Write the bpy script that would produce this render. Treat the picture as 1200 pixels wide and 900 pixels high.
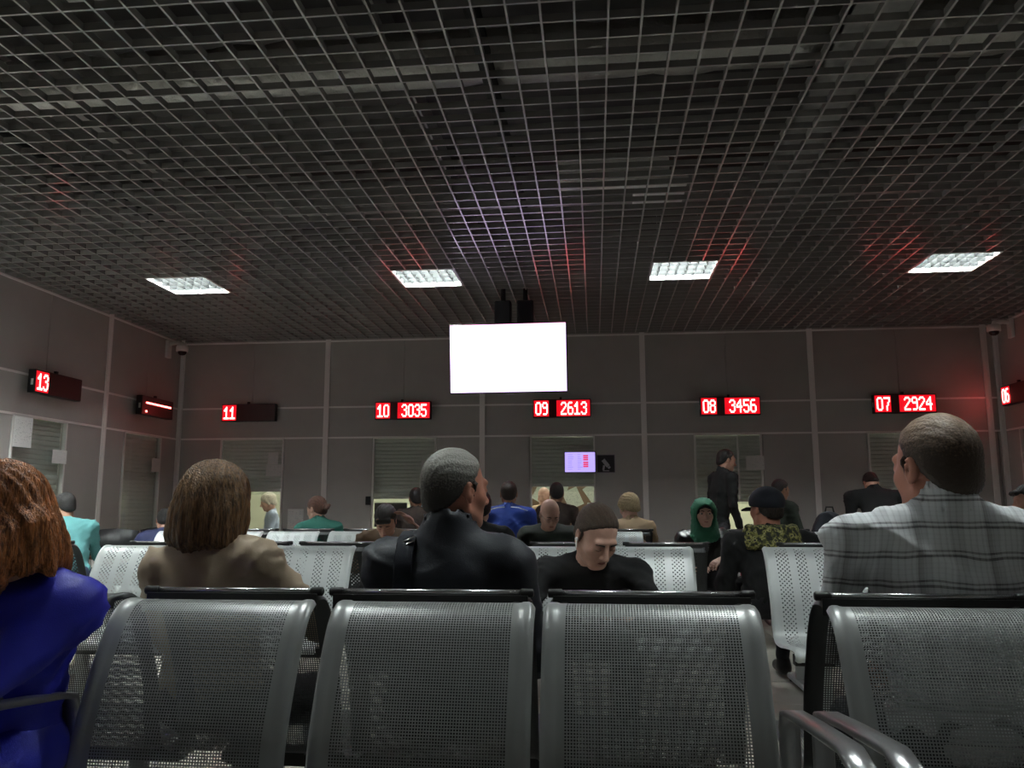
import bpy, math, random
import numpy as np
from mathutils import Matrix, Vector

for o in list(bpy.data.objects): bpy.data.objects.remove(o)
SC = bpy.context.scene
COL = SC.collection
PI = math.pi
rng = random.Random(7)

# ------------------------------------------------------------------ camera, world, exposure
CAM_H = 1.12
cam_d = bpy.data.cameras.new('camera'); cam_d.sensor_width = 36.0; cam_d.lens = 28.5
cam_d.clip_start = 0.05
cam = bpy.data.objects.new('camera', cam_d); COL.objects.link(cam)
cam.rotation_mode = 'XYZ'
cam.matrix_world = Matrix.Translation((0, 0, CAM_H)) @ Matrix.Rotation(0.1002, 4, 'Z') @ Matrix.Rotation(PI/2 + 0.1487, 4, 'X') @ Matrix.Rotation(-0.0021, 4, 'Z')
SC.camera = cam
w = bpy.data.worlds.new('world'); SC.world = w; w.use_nodes = True
w.node_tree.nodes['Background'].inputs[0].default_value = (0.05, 0.05, 0.055, 1)
w.node_tree.nodes['Background'].inputs[1].default_value = 0.2
SC.view_settings.view_transform = 'Standard'
SC.view_settings.look = 'None'
SC.view_settings.gamma = 1.0
SC.view_settings.use_curve_mapping = False
SC.view_settings.exposure = 0.38
LAMP_FAR = 150.0      # radiance of the lit ceiling luminaires in the far row
LAMP_SIDE_FILL = 1300.0     # unseen lamp added out of frame to brighten the left wall
LAMP_NEAR = 200.0     # the row just above the top of the frame
LAMP_REAR = 10.0     # the row behind the camera
LAMP_OFFICE = 22.0
RED = 12.0
TV_L = 1.75

# ------------------------------------------------------------------ materials
def nm(name):
    m = bpy.data.materials.new(name); m.use_nodes = True
    return m, m.node_tree, m.node_tree.nodes['Principled BSDF']
def mat(name, col, rough=0.5, metal=0.0, noise=0.0, nscale=20.0, bump=0.0, bscale=200.0, spec=0.5, stretch=None):
    m, nt, p = nm(name)
    p.inputs['Base Color'].default_value = (*col, 1); p.inputs['Roughness'].default_value = rough
    p.inputs['Metallic'].default_value = metal; p.inputs['Specular IOR Level'].default_value = spec
    if noise or bump:
        tc = nt.nodes.new('ShaderNodeTexCoord'); mp = nt.nodes.new('ShaderNodeMapping')
        nt.links.new(tc.outputs['Object'], mp.inputs[0])
        if stretch: mp.inputs['Scale'].default_value = stretch
    if noise:
        n = nt.nodes.new('ShaderNodeTexNoise'); n.inputs['Scale'].default_value = nscale; n.inputs['Detail'].default_value = 4
        nt.links.new(mp.outputs[0], n.inputs['Vector'])
        r = nt.nodes.new('ShaderNodeMapRange'); r.inputs[1].default_value = 0.3; r.inputs[2].default_value = 0.7
        r.inputs[3].default_value = 1-noise; r.inputs[4].default_value = 1+noise
        nt.links.new(n.outputs[0], r.inputs[0])
        mx = nt.nodes.new('ShaderNodeMix'); mx.data_type = 'RGBA'; mx.blend_type = 'MULTIPLY'; mx.inputs[0].default_value = 1
        mx.inputs[6].default_value = (*col, 1); nt.links.new(r.outputs[0], mx.inputs[7])
        nt.links.new(mx.outputs[2], p.inputs['Base Color'])
    if bump:
        n2 = nt.nodes.new('ShaderNodeTexNoise'); n2.inputs['Scale'].default_value = bscale
        nt.links.new(mp.outputs[0], n2.inputs['Vector'])
        b = nt.nodes.new('ShaderNodeBump'); b.inputs['Strength'].default_value = bump; b.inputs['Distance'].default_value = 0.01
        nt.links.new(n2.outputs[0], b.inputs['Height']); nt.links.new(b.outputs[0], p.inputs['Normal'])
    return m
def emit(name, col, s):
    m, nt, p = nm(name)
    p.inputs['Base Color'].default_value = (*[min(1, c*.5) for c in col], 1)
    p.inputs['Emission Color'].default_value = (*col, 1); p.inputs['Emission Strength'].default_value = s
    return m
def glass_mat():
    m, nt, p = nm('counter_glass'); nt.nodes.remove(p)
    o = nt.nodes['Material Output']; t = nt.nodes.new('ShaderNodeBsdfTransparent'); g = nt.nodes.new('ShaderNodeBsdfGlossy')
    t.inputs[0].default_value = (.93, .95, .94, 1); g.inputs['Roughness'].default_value = .02
    lw = nt.nodes.new('ShaderNodeLayerWeight'); lw.inputs[0].default_value = .5; pw = nt.nodes.new('ShaderNodeMath'); pw.operation = 'POWER'; pw.inputs[1].default_value = 4.0; nt.links.new(lw.outputs['Facing'], pw.inputs[0]); f = nt.nodes.new('ShaderNodeMath'); f.operation = 'MULTIPLY_ADD'; f.inputs[1].default_value = .9; f.inputs[2].default_value = .045; nt.links.new(pw.outputs[0], f.inputs[0]); x = nt.nodes.new('ShaderNodeMixShader')
    nt.links.new(f.outputs[0], x.inputs[0]); nt.links.new(t.outputs[0], x.inputs[1]); nt.links.new(g.outputs[0], x.inputs[2])
    nt.links.new(x.outputs[0], o.inputs[0]); return m
def print_mat(name, paper, ink, lines, seed=0.0, amount=0.5):
    # printed sheet: rows of broken dark strokes on white, object coordinates (x across, z up)
    m, nt, p = nm(name); N = nt.nodes; L = nt.links
    tc = N.new('ShaderNodeTexCoord'); sp = N.new('ShaderNodeSeparateXYZ'); L.new(tc.outputs['Generated'], sp.inputs[0])
    def M(op, a, b=None):
        n = N.new('ShaderNodeMath'); n.operation = op
        for i, v in enumerate((a, b)):
            if v is None: continue
            if isinstance(v, (int, float)): n.inputs[i].default_value = v
            else: L.new(v, n.inputs[i])
        return n.outputs[0]
    row = M('FRACT', M('MULTIPLY', sp.outputs[2], lines)); band = M('LESS_THAN', row, 0.45)
    cb = N.new('ShaderNodeCombineXYZ')
    u = M('ADD', sp.outputs[0], sp.outputs[1])
    L.new(M('MULTIPLY', u, 14.0), cb.inputs[0]); L.new(M('ADD', M('FLOOR', M('MULTIPLY', sp.outputs[2], lines)), seed), cb.inputs[1])
    n = N.new('ShaderNodeTexNoise'); n.inputs['Scale'].default_value = 1.3; L.new(cb.outputs[0], n.inputs['Vector'])
    on = M('MULTIPLY', band, M('GREATER_THAN', n.outputs[0], amount))
    inx = M('MULTIPLY', M('GREATER_THAN', sp.outputs[2], 0.1), M('LESS_THAN', sp.outputs[2], 0.9))
    on = M('MULTIPLY', on, inx)
    mx = N.new('ShaderNodeMix'); mx.data_type = 'RGBA'; mx.inputs[6].default_value = (*paper, 1); mx.inputs[7].default_value = (*ink, 1)
    L.new(on, mx.inputs[0]); L.new(mx.outputs[2], p.inputs['Base Color']); p.inputs['Roughness'].default_value = .6
    return m
def plaid_mat():
    m, nt, p = nm('plaid_cotton'); N = nt.nodes; L = nt.links
    tc = N.new('ShaderNodeTexCoord'); nz = N.new('ShaderNodeTexNoise'); nz.inputs['Scale'].default_value = 5; L.new(tc.outputs['Object'], nz.inputs['Vector'])
    mv = N.new('ShaderNodeVectorMath'); mv.operation = 'MULTIPLY_ADD'; mv.inputs[1].default_value = (.03, .03, .03)
    L.new(nz.outputs['Color'], mv.inputs[0]); L.new(tc.outputs['Object'], mv.inputs[2])
    sp = N.new('ShaderNodeSeparateXYZ'); L.new(mv.outputs[0], sp.inputs[0])
    def M(op, a, b=None):
        n = N.new('ShaderNodeMath'); n.operation = op
        for i, v in enumerate((a, b)):
            if v is None: continue
            if isinstance(v, (int, float)): n.inputs[i].default_value = v
            else: L.new(v, n.inputs[i])
        return n.outputs[0]
    x, z = sp.outputs[0], sp.outputs[2]
    def line(c, per, off, wdt): return M('LESS_THAN', M('FRACT', M('ADD', M('DIVIDE', c, per), off)), wdt)
    v1 = M('MULTIPLY', line(x, .085, .1, .40), .16); v2 = M('MULTIPLY', line(x, .0142, .3, .3), .12); v3 = M('MULTIPLY', line(x, .17, .52, .07), .22)
    h1 = M('MULTIPLY', line(z, .072, .1, .09), .62); h2 = M('MULTIPLY', line(z, .072, .92, .07), .5); h3 = M('MULTIPLY', line(z, .012, 0, .3), .06)
    s = v1
    for q in (v2, v3, h1, h2, h3): s = M('ADD', s, q)
    s = M('MINIMUM', s, .85)
    mx = N.new('ShaderNodeMix'); mx.data_type = 'RGBA'; mx.inputs[6].default_value = (.80, .83, .85, 1); mx.inputs[7].default_value = (.055, .05, .06, 1)
    L.new(s, mx.inputs[0]); L.new(mx.outputs[2], p.inputs['Base Color']); p.inputs['Roughness'].default_value = .85
    return m
def camo_mat():
    m, nt, p = nm('camouflage_fabric'); N = nt.nodes; L = nt.links
    tc = N.new('ShaderNodeTexCoord'); v = N.new('ShaderNodeTexNoise'); v.inputs['Scale'].default_value = 38; v.inputs['Detail'].default_value = 3
    L.new(tc.outputs['Object'], v.inputs['Vector'])
    cr = N.new('ShaderNodeValToRGB'); cr.color_ramp.interpolation = 'CONSTANT'
    e = cr.color_ramp.elements; e[0].position = 0; e[0].color = (.012, .014, .008, 1); e[1].position = .43; e[1].color = (.07, .07, .018, 1)
    for pos, c in ((.5, (.20, .19, .05, 1)), (.56, (.42, .39, .17, 1)), (.60, (.02, .022, .01, 1))):
        q = e.new(pos); q.color = c
    L.new(v.outputs[0], cr.inputs[0]); L.new(cr.outputs[0], p.inputs['Base Color']); p.inputs['Roughness'].default_value = .8
    return m

M = dict(
  wall=mat('wall_panel_laminate', (.385, .36, .34), .5, noise=.04, nscale=3),
  strip=mat('aluminium_strip', (.80, .76, .74), .45),
  floor=mat('floor_tile', (.50, .48, .42), .22, noise=.06, nscale=4),
  grout=mat('tile_grout', (.25, .24, .22), .8),
  deck=mat('concrete_deck', (.06, .056, .052), .9, noise=.25, nscale=3),
  blade=mat('ceiling_grid_enamel', (.24, .23, .22), .5), bladeb=mat('ceiling_grid_painted_bounce', (.34, .325, .31), .4),  # blade bottoms lighter than sides: floor bounce painted into the colour
  foil=mat('crinkled_duct_foil', (.42, .40, .37), .35, .6, bump=1.0, bscale=30),
  duct=mat('galvanised_duct', (.30, .29, .28), .5, .4, noise=.1),
  blackp=mat('black_plastic', (.008, .008, .009), .45),
  dark=mat('dark_rubber', (.012, .012, .012), .6),
  lampw=mat('lamp_housing_white', (.80, .82, .82), .35),
  lampr=mat('lamp_louvre_aluminium', (.055, .058, .058), .4, .1),
  chair=mat('silver_powder_coat', (.35, .365, .36), .36, .3, noise=.03, nscale=5),
  chairshade=mat('shaded_powder_coat', (.055, .058, .06), .45, .2),  # darker coat for the rear shells, their shadow put into the colour
  chairlite=mat('pale_powder_coat', (.50, .53, .53), .4, .2, noise=.03, nscale=5),
  chrome=mat('polished_rail', (.55, .55, .56), .25, .9),
  steel=mat('armrest_aluminium', (.34, .34, .345), .3, .8),
  shutter=mat('roller_shutter_grey', (.70, .70, .65), .5, .1),
  frame=mat('counter_frame_aluminium', (.70, .68, .66), .4, .2),
  office=mat('office_wall_cream', (.66, .68, .52), .8),
  ledge=mat('counter_ledge', (.40, .38, .36), .4),
  paper=print_mat('printed_paper', (.66, .64, .62), (.40, .40, .41), 16, 0, .55),
  paperw=print_mat('printed_white_paper', (.86, .86, .85), (.50, .50, .52), 24, 3, .58),
  pad=print_mat('printed_form', (.62, .68, .60), (.30, .34, .32), 18, 5, .55),
  board=mat('brown_board', (.22, .15, .10), .7),
  red=emit('red_led', (1.0, .11, .10), RED), redglow=emit('painted_led_bloom', (1.0, .006, .02), .55), panel=mat('display_front_dark', (.035, .006, .006), .35),  # the red glow material paints the bloom around the LED digits
  tv=emit('screen_white', (.80, .62, 1.0), TV_L), tvr=emit('screen_rose_strip', (.95, .45, .70), 1.6),
  lilac=emit('screen_lilac', (.42, .34, .86), 1.0), lilacr=emit('screen_red_block', (.75, .05, .14), .8), lilact=emit('screen_faint_text', (.25, .19, .60), .8),
  cam=mat('camera_housing_white', (.75, .73, .70), .4), lens=mat('camera_dome_black', (.01, .01, .01), .1),
  icon=mat('sign_icon_grey', (.45, .42, .44), .5), signb=mat('sign_black', (.012, .010, .012), .4), signe=mat('sign_edge_lilac', (.25, .2, .25), .5),
  glass=glass_mat(),
  skin=mat('skin', (.46, .25, .18), .5, noise=.06, nscale=40), skinp=mat('skin_pale', (.60, .36, .28), .5, noise=.06, nscale=40),
  skind=mat('skin_tanned', (.33, .17, .11), .5, noise=.06, nscale=40), skinr=mat('skin_ruddy', (.50, .22, .15), .5, noise=.08, nscale=30),
  white=mat('white_plastic', (.8, .8, .8), .35), phone=mat('phone_black', (.01, .01, .012), .15),
  redc=mat('red_case', (.45, .02, .06), .4),
  eye=mat('eye_dark', (.02, .013, .01), .15), eyew=mat('eye_white', (.55, .5, .47), .3), lip=mat('lip', (.30, .10, .085), .45), brow=mat('brow_hair', (.03, .02, .015), .8),
  shoe=mat('shoe_black_leather', (.015, .014, .014), .4), trouser=mat('dark_trousers', (.018, .019, .024), .85, bump=.15),
  jeans=mat('blue_jeans', (.03, .045, .09), .85, bump=.2, bscale=300),
)
def cloth(name, c, rough=.8, noise=.08, bump=.12): return mat(name, c, rough, noise=noise, nscale=8, bump=bump, bscale=350)
def hairm(name, c, noise=.5, stretch=(60, 60, 9), rough=.45): return mat(name, c, rough, noise=noise, nscale=2.4, bump=.8, bscale=5.0, stretch=stretch)
def hair_two(name, low, top, z0, z1):
    # cropped hair that thins and greys towards the crown, broken up by strands
    m, nt, p = nm(name); N = nt.nodes; L = nt.links; tc = N.new('ShaderNodeTexCoord'); sp = N.new('ShaderNodeSeparateXYZ'); L.new(tc.outputs['Object'], sp.inputs[0])
    n = N.new('ShaderNodeTexNoise'); n.inputs['Scale'].default_value = 170; n.inputs['Detail'].default_value = 3; L.new(tc.outputs['Object'], n.inputs['Vector'])
    a = N.new('ShaderNodeMath'); a.operation = 'MULTIPLY_ADD'; a.inputs[1].default_value = .16; L.new(n.outputs[0], a.inputs[0]); L.new(sp.outputs[2], a.inputs[2])
    r = N.new('ShaderNodeMapRange'); r.inputs[1].default_value = z0+.08; r.inputs[2].default_value = z1+.08; L.new(a.outputs[0], r.inputs[0])
    mx = N.new('ShaderNodeMix'); mx.data_type = 'RGBA'; mx.inputs[6].default_value = (*low, 1); mx.inputs[7].default_value = (*top, 1); L.new(r.outputs[0], mx.inputs[0]); L.new(mx.outputs[2], p.inputs['Base Color'])
    b = N.new('ShaderNodeBump'); b.inputs['Strength'].default_value = .6; b.inputs['Distance'].default_value = .004; L.new(n.outputs[0], b.inputs['Height']); L.new(b.outputs[0], p.inputs['Normal']); p.inputs['Roughness'].default_value = .55
    return m
def gloss_lamp(name, s): return emit(name, (.93, 1.0, .98), s)
M['lamp_far'] = gloss_lamp('lit_lamp_tubes', LAMP_FAR); M['lamp_near'] = gloss_lamp('lit_lamp_tubes_near', LAMP_NEAR)
M['lamp_side_fill'] = gloss_lamp('added_lamp_tubes_side', LAMP_SIDE_FILL); M['lamp_rear'] = gloss_lamp('lit_lamp_tubes_rear', LAMP_REAR)
M['lamp_office'] = emit('office_lamp', (1.0, 1.0, .86), LAMP_OFFICE)

for n_ in ('ceiling_grid_enamel', 'ceiling_grid_painted_bounce'):
    p_ = bpy.data.materials[n_].node_tree.nodes['Principled BSDF']; p_.inputs['Coat Weight'].default_value = .7; p_.inputs['Coat Roughness'].default_value = .17
# ------------------------------------------------------------------ mesh helpers
class MB:
    """collects boxes, prisms and sweeps into one mesh"""
    def __init__(s): s.v = []; s.f = []; s.mi = []
    def quad(s, vs, fs, mi=0):
        b = len(s.v); s.v += [tuple(x) for x in vs]; s.f += [tuple(i+b for i in f) for f in fs]; s.mi += [mi]*len(fs); return s
    def box(s, x0, x1, y0, y1, z0, z1, mi=0, T=None):
        x0, x1 = min(x0, x1), max(x0, x1); y0, y1 = min(y0, y1), max(y0, y1); z0, z1 = min(z0, z1), max(z0, z1)
        vs = [(x0,y0,z0),(x1,y0,z0),(x1,y1,z0),(x0,y1,z0),(x0,y0,z1),(x1,y0,z1),(x1,y1,z1),(x0,y1,z1)]
        if T is not None: vs = [tuple(T @ Vector(q)) for q in vs]
        return s.quad(vs, [(0,3,2,1),(4,5,6,7),(0,1,5,4),(1,2,6,5),(2,3,7,6),(3,0,4,7)], mi)
    def bbox(s, x0, x1, y0, y1, z0, z1, b=.004, mi=0, T=None):
        # bevelled box: octagonal prism along z with chamfered caps
        def ring(i, z): return [(x0+i, y0+b, z),(x0+b, y0+i, z),(x1-b, y0+i, z),(x1-i, y0+b, z),(x1-i, y1-b, z),(x1-b, y1-i, z),(x0+b, y1-i, z),(x0+i, y1-b, z)]
        vs = ring(b*.9, z0)+ring(0, z0+b)+ring(0, z1-b)+ring(b*.9, z1)
        if T is not None: vs = [tuple(T @ Vector(q)) for q in vs]
        fs = [tuple(range(7, -1, -1)), tuple(range(24, 32))]
        for k in range(3):
            for i in range(8): j = (i+1) % 8; fs.append((8*k+i, 8*k+j, 8*k+8+j, 8*k+8+i))
        return s.quad(vs, fs, mi)
    def tube(s, pts, r, n=8, mi=0, cap=True, radii=None):
        pts = [Vector(p) for p in pts]; b = len(s.v); up = Vector((0, 0, 1)); prev = None
        for i, p in enumerate(pts):
            d = (pts[min(i+1, len(pts)-1)]-pts[max(i-1, 0)]).normalized()
            a = d.cross(up) if prev is None else prev - d*prev.dot(d)
            if a.length < 1e-4: a = d.cross(Vector((0, 1, 0)))
            a.normalize(); prev = a; c = d.cross(a); rr = radii[i] if radii else r
            for k in range(n):
                t = 2*PI*k/n; s.v.append(tuple(p+a*math.cos(t)*rr+c*math.sin(t)*rr))
        for i in range(len(pts)-1):
            for k in range(n):
                j = (k+1) % n; s.f.append((b+i*n+k, b+i*n+j, b+(i+1)*n+j, b+(i+1)*n+k)); s.mi.append(mi)
        if cap:
            s.f.append(tuple(b+k for k in range(n-1, -1, -1))); s.f.append(tuple(b+(len(pts)-1)*n+k for k in range(n))); s.mi += [mi, mi]
        return s
    def strap(s, pts, w, t, mi=0, axis=(1, 0, 0)):
        # flat bar with rounded edges swept along pts; width along axis
        pts = [Vector(p) for p in pts]; ax = Vector(axis).normalized(); b = len(s.v)
        sec = [(-.5, -.25), (-.42, -.5), (.42, -.5), (.5, -.25), (.5, .25), (.42, .5), (-.42, .5), (-.5, .25)]
        for i, p in enumerate(pts):
            d = (pts[min(i+1, len(pts)-1)]-pts[max(i-1, 0)]).normalized(); nn = d.cross(ax).normalized()
            for (u, v) in sec: s.v.append(tuple(p+ax*u*w+nn*v*t))
        for i in range(len(pts)-1):
            for k in range(8):
                j = (k+1) % 8; s.f.append((b+i*8+k, b+i*8+j, b+(i+1)*8+j, b+(i+1)*8+k)); s.mi.append(mi)
        s.f.append(tuple(b+k for k in range(7, -1, -1))); s.f.append(tuple(b+(len(pts)-1)*8+k for k in range(8))); s.mi += [mi, mi]
        return s
    def lathe(s, prof, n=20, c=(0, 0, 0), mi=0, R=None):
        b = len(s.v)
        for (r, z) in prof:
            for k in range(n):
                t = 2*PI*k/n; q = Vector((r*math.cos(t), r*math.sin(t), z))
                if R is not None: q = R @ q
                s.v.append(tuple(q+Vector(c)))
        for i in range(len(prof)-1):
            for k in range(n):
                j = (k+1) % n; s.f.append((b+i*n+k, b+i*n+j, b+(i+1)*n+j, b+(i+1)*n+k)); s.mi.append(mi)
        s.f.append(tuple(b+k for k in range(n-1, -1, -1))); s.f.append(tuple(b+(len(prof)-1)*n+k for k in range(n))); s.mi += [mi, mi]
        return s
    def build(s, name, mats, parent=None, smooth=False):
        me = bpy.data.meshes.new(name); me.from_pydata(s.v, [], s.f)
        for m in (mats if isinstance(mats, (list, tuple)) else [mats]): me.materials.append(m)
        me.polygons.foreach_set('material_index', s.mi)
        if smooth: me.polygons.foreach_set('use_smooth', [True]*len(s.f))
        me.update()
        return link(name, me, parent)
def link(name, me, parent=None):
    o = bpy.data.objects.new(name, me); COL.objects.link(o)
    if parent is not None: o.parent = parent
    return o
def thing(name, label, cat, loc=(0, 0, 0), rz=0.0, group=None):
    o = bpy.data.objects.new(name, None); COL.objects.link(o); o.location = loc; o.rotation_euler = (0, 0, rz)
    o.empty_display_size = .1; o['label'] = label; o['category'] = cat
    if group: o['group'] = group
    return o
def tag(o, label, cat, group=None):
    o['label'] = label; o['category'] = cat
    if group: o['group'] = group
    return o
def struct(o): o['kind'] = 'structure'; return o
def ico(name, c, r, m, parent, n=12, R=None):
    b = MB(); prof = [(max(1e-4, math.sin(PI*i/n)), -math.cos(PI*i/n)) for i in range(n+1)]
    b.lathe(prof, 14); rr = r if isinstance(r, (tuple, list)) else (r, r, r)
    vs = []
    for v in b.v:
        q = Vector((v[0]*rr[0], v[1]*rr[1], v[2]*rr[2]))
        if R is not None: q = R @ q
        vs.append(tuple(q+Vector(c)))
    b.v = vs
    return b.build(name, m, parent, True)

# ------------------------------------------------------------------ room shell
XL, XR, YB, YR, ZC = -5.55, 4.96, 10.36, -3.0, 3.32
def wb(wall, u0, u1, z0, z1, d0, d1, mb, mi=0):
    """box on a wall: u along it, d the distance it stands out into the room"""
    if wall == 'back': mb.box(u0, u1, YB-d0, YB-d1, z0, z1, mi)
    elif wall == 'left': mb.box(XL+d0, XL+d1, u0, u1, z0, z1, mi)
    elif wall == 'right': mb.box(XR-d0, XR-d1, u0, u1, z0, z1, mi)
    return mb
ZA, ZB = 2.41, 2.005
LED = .80    # top of the counters
wins = dict(back=[(-4.944, -4.07), (-2.872, -2.03), (-.812, .016), (1.256, 2.086), (3.356, 4.19)], left=[(7.23, 8.05), (9.11, 9.944)], right=[(9.15, 10.0)])
pill = dict(back=[-3.51, -1.43, .64, 2.73, 4.81], left=[8.69, 6.61, 4.53, 2.45, .37, -1.71], right=[8.9, 6.8, 4.7, 2.6, .5, -1.6])
rngs = dict(back=(XL, XR), left=(YR, YB), right=(YR, YB))
for wall in ('back', 'left', 'right'):
    u0, u1 = rngs[wall]; b = MB(); T0, T1 = -.10, -.035
    wb(wall, u0, u1, ZB, 4.35, T0, T1, b)
    edges = sorted(wins[wall]); cur = u0
    for (a, c) in edges:
        wb(wall, cur, a, 0, ZB, T0, T1, b); wb(wall, a, c, 0, LED-.03, T0, T1, b); cur = c
    wb(wall, cur, u1, 0, ZB, T0, T1, b)
    wo = struct(b.build('wall_'+wall, M['wall']))
    ps = sorted([u0]+[p for p in pill[wall] if u0 < p < u1]+[u1])
    G = .008
    def panel(a, c, z0, z1):
        if c-a < .05: return
        wb(wall, a+G, c-G, z0+G, z1-G, -.035, -.002, MB0 := MB()); MB0.build('wall_panel', M['wall'], wo)
    for a, c in zip(ps[:-1], ps[1:]):
        mid = (a+c)/2; ws = [q for q in edges if a < (q[0]+q[1])/2 < c]
        if c-a > 1.2:
            panel(a, mid+G*.6, ZA, ZC+.06); panel(mid-G*.6, c, ZA, ZC+.06)
        else: panel(a, c, ZA, ZC+.06)
        panel(a, c, ZB, ZA)
        if ws:
            q = ws[0]; panel(a, q[0], .08, ZB); panel(q[1], c, .08, ZB); panel(q[0], q[1], .08, LED-.05)
        else: panel(a, mid, .08, ZB); panel(mid, c, .08, ZB)
    for p in ps[1:-1]:
        wb(wall, p-.034, p+.034, 0, ZC+.05, -.002, .014, q := MB()); wb(wall, p-.004, p+.004, 0, ZC+.05, .014, .018, q); q.build('cover_strip', M['strip'], wo)
    for z in (ZA, ZB, ZC-.02):
        wb(wall, u0, u1, z-.011, z+.011, -.002, .006, q := MB()); q.build('rail_strip', M['strip'], wo)
    bb = MB(); wb(wall, u0, u1, 0, .08, -.002, .012, bb); struct(bb.build('baseboard_'+wall, M['strip']))
rw = struct(MB().box(XL-.1, XR+.1, YR-.1, YR, 0, 4.35).build('wall_rear', M['wall']))
cs = MB(); cs.box(XL-.02, XL+.045, YB-.045, YB+.02, 0, ZC+.05); struct(cs.build('trim_1', M['strip']))
cs = MB(); cs.box(XR-.045, XR+.02, YB-.045, YB+.02, 0, ZC+.05); struct(cs.build('trim_2', M['strip']))

fl = struct(MB().box(XL-3, XR+3, YR-.1, YB+3.2, -.1, -.006).build('floor', M['grout']))
tile = MB().bbox(.003, .597, .003, .597, -.03, 0, .002).build('floor_tile', M['floor'], fl)
first = True
for i in range(18):
    for j in range(16):
        loc = (XL+i*.6-.15, YB-.6-j*.6, 0)
        if first: tile.location = loc; first = False
        else: t = tile.copy(); COL.objects.link(t); t.location = loc
fr = MB()
for i in range(18):
    for j in range(16, 23): fr.box(XL+i*.6-.147, XL+i*.6+.447, YB-.6-j*.6+.003, YB-.6-j*.6+.597, -.03, 0)
q = fr.build('rear_floor_tiles', M['floor'], fl); q['kind'] = 'stuff'

# ------------------------------------------------------------------ ceiling: open cell grid below a dark plenum
CELL = .153; GX0, GY0 = -1.89, 7.27
ce = struct(MB().box(XL-.1, XR+.1, YR-.1, YB+.1, 4.3, 4.4).build('ceiling', M['deck']))
lum_x = [GX0+k*16*CELL for k in (-1, 0, 1, 2)]
lum_y = [GY0, GY0-32*CELL, GY0-64*CELL]
holes = [(x, x+4*CELL, y, y+4*CELL) for x in lum_x for y in lum_y]+[(lum_x[0]-6*CELL, lum_x[0]-2*CELL, GY0-15*CELL, GY0-11*CELL)]
def segs(a, b, cuts):
    out = []; cur = a
    for (c, d) in sorted(cuts): out.append((cur, c)); cur = d
    out.append((cur, b)); return [s for s in out if s[1]-s[0] > .01]
BT, BH = .0050, .040
k = 0; y = GY0
ys = [GY0+k*CELL for k in range(-68, 21) if YR < GY0+k*CELL < YB-.02]; xs = [GX0+k*CELL for k in range(-30, 50) if XL+.02 < GX0+k*CELL < XR-.02]
for y in ys:
    cuts = [(h[0], h[1]) for h in holes if h[2]+.01 < y < h[3]-.01]
    b = MB()
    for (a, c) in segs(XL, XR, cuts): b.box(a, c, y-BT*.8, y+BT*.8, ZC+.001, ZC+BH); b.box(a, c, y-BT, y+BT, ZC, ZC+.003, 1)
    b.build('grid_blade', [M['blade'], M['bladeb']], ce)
for x in xs:
    cuts = [(h[2], h[3]) for h in holes if h[0]+.01 < x < h[1]-.01]
    b = MB()
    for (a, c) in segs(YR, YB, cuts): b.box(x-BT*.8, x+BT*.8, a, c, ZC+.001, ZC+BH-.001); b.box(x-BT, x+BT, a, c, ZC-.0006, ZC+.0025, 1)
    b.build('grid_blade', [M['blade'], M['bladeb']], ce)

def luminaire(x0, y0, m, label, group=None):
    W = 4*CELL; t = thing('ceiling_light', label, 'ceiling light', (x0+W/2, y0+W/2, ZC), 0, group); h = W/2-.006
    b = MB()
    for (a, c, d, e) in ((-h, h, -h, -h+.012), (-h, h, h-.012, h), (-h, -h+.012, -h, h), (h-.012, h, -h, h)): b.box(a, c, d, e, -.004, .085)
    b.box(-h, h, -h, h, .085, .09); b.build('housing', M['lampw'], t)
    e = MB()
    for k in range(4):
        yy = -h+.07+k*(2*h-.14)/3; e.tube([(-h+.03, yy, .065), (h-.03, yy, .065)], .013, 10)
    e.build('fluorescent_tubes', m, t, True)
    l = MB(); nx, ny = 7, 4
    for i in range(1, nx):
        xx = -h+2*h*i/nx; l.quad([(xx-.012, -h+.012, .048), (xx+.012, -h+.012, .048), (xx, -h+.012, .0), (xx-.012, h-.012, .048), (xx+.012, h-.012, .048), (xx, h-.012, 0)], [(0, 2, 5, 3), (2, 1, 4, 5), (1, 0, 3, 4)])
    for j in range(1, ny):
        yy = -h+2*h*j/ny; l.quad([(-h+.012, yy-.02, .05), (-h+.012, yy+.02, .05), (-h+.012, yy, 0), (h-.012, yy-.02, .05), (h-.012, yy+.02, .05), (h-.012, yy, 0)], [(0, 3, 5, 2), (2, 5, 4, 1), (1, 4, 3, 0)])
    l.build('louvre', M['lampr'], t)
    g = MB()
    for s in (-1, 1): g.tube([(s*.2, h-.02, .09), (s*.2, h-.02, .95)], .003, 6)
    g.build('hanger_wires', M['duct'], t)
    return t
luminaire(lum_x[0]-6*CELL, GY0-15*CELL, M['lamp_side_fill'], 'added unseen ceiling light brightening the left wall, beyond the left edge of the frame', 'square louvred ceiling lights')
names = ['leftmost lit square louvred ceiling light, above the left counters', 'lit square ceiling light left of the hanging screen', 'lit square ceiling light right of the hanging screen', 'rightmost lit square ceiling light, nearest the right wall']
for i, x in enumerate(lum_x): luminaire(x, lum_y[0], M['lamp_far'], names[i], 'square louvred ceiling lights')
near = ['first from the left', 'second from the left', 'third from the left', 'rightmost']
for i, x in enumerate(lum_x): luminaire(x, lum_y[1], M['lamp_near'], 'ceiling light of the row above the front chairs, '+near[i], 'square louvred ceiling lights')

for i, x in enumerate(lum_x): luminaire(x, lum_y[2], M['lamp_rear'], 'ceiling light of the row behind the camera, '+near[i], 'square louvred ceiling lights')

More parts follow.
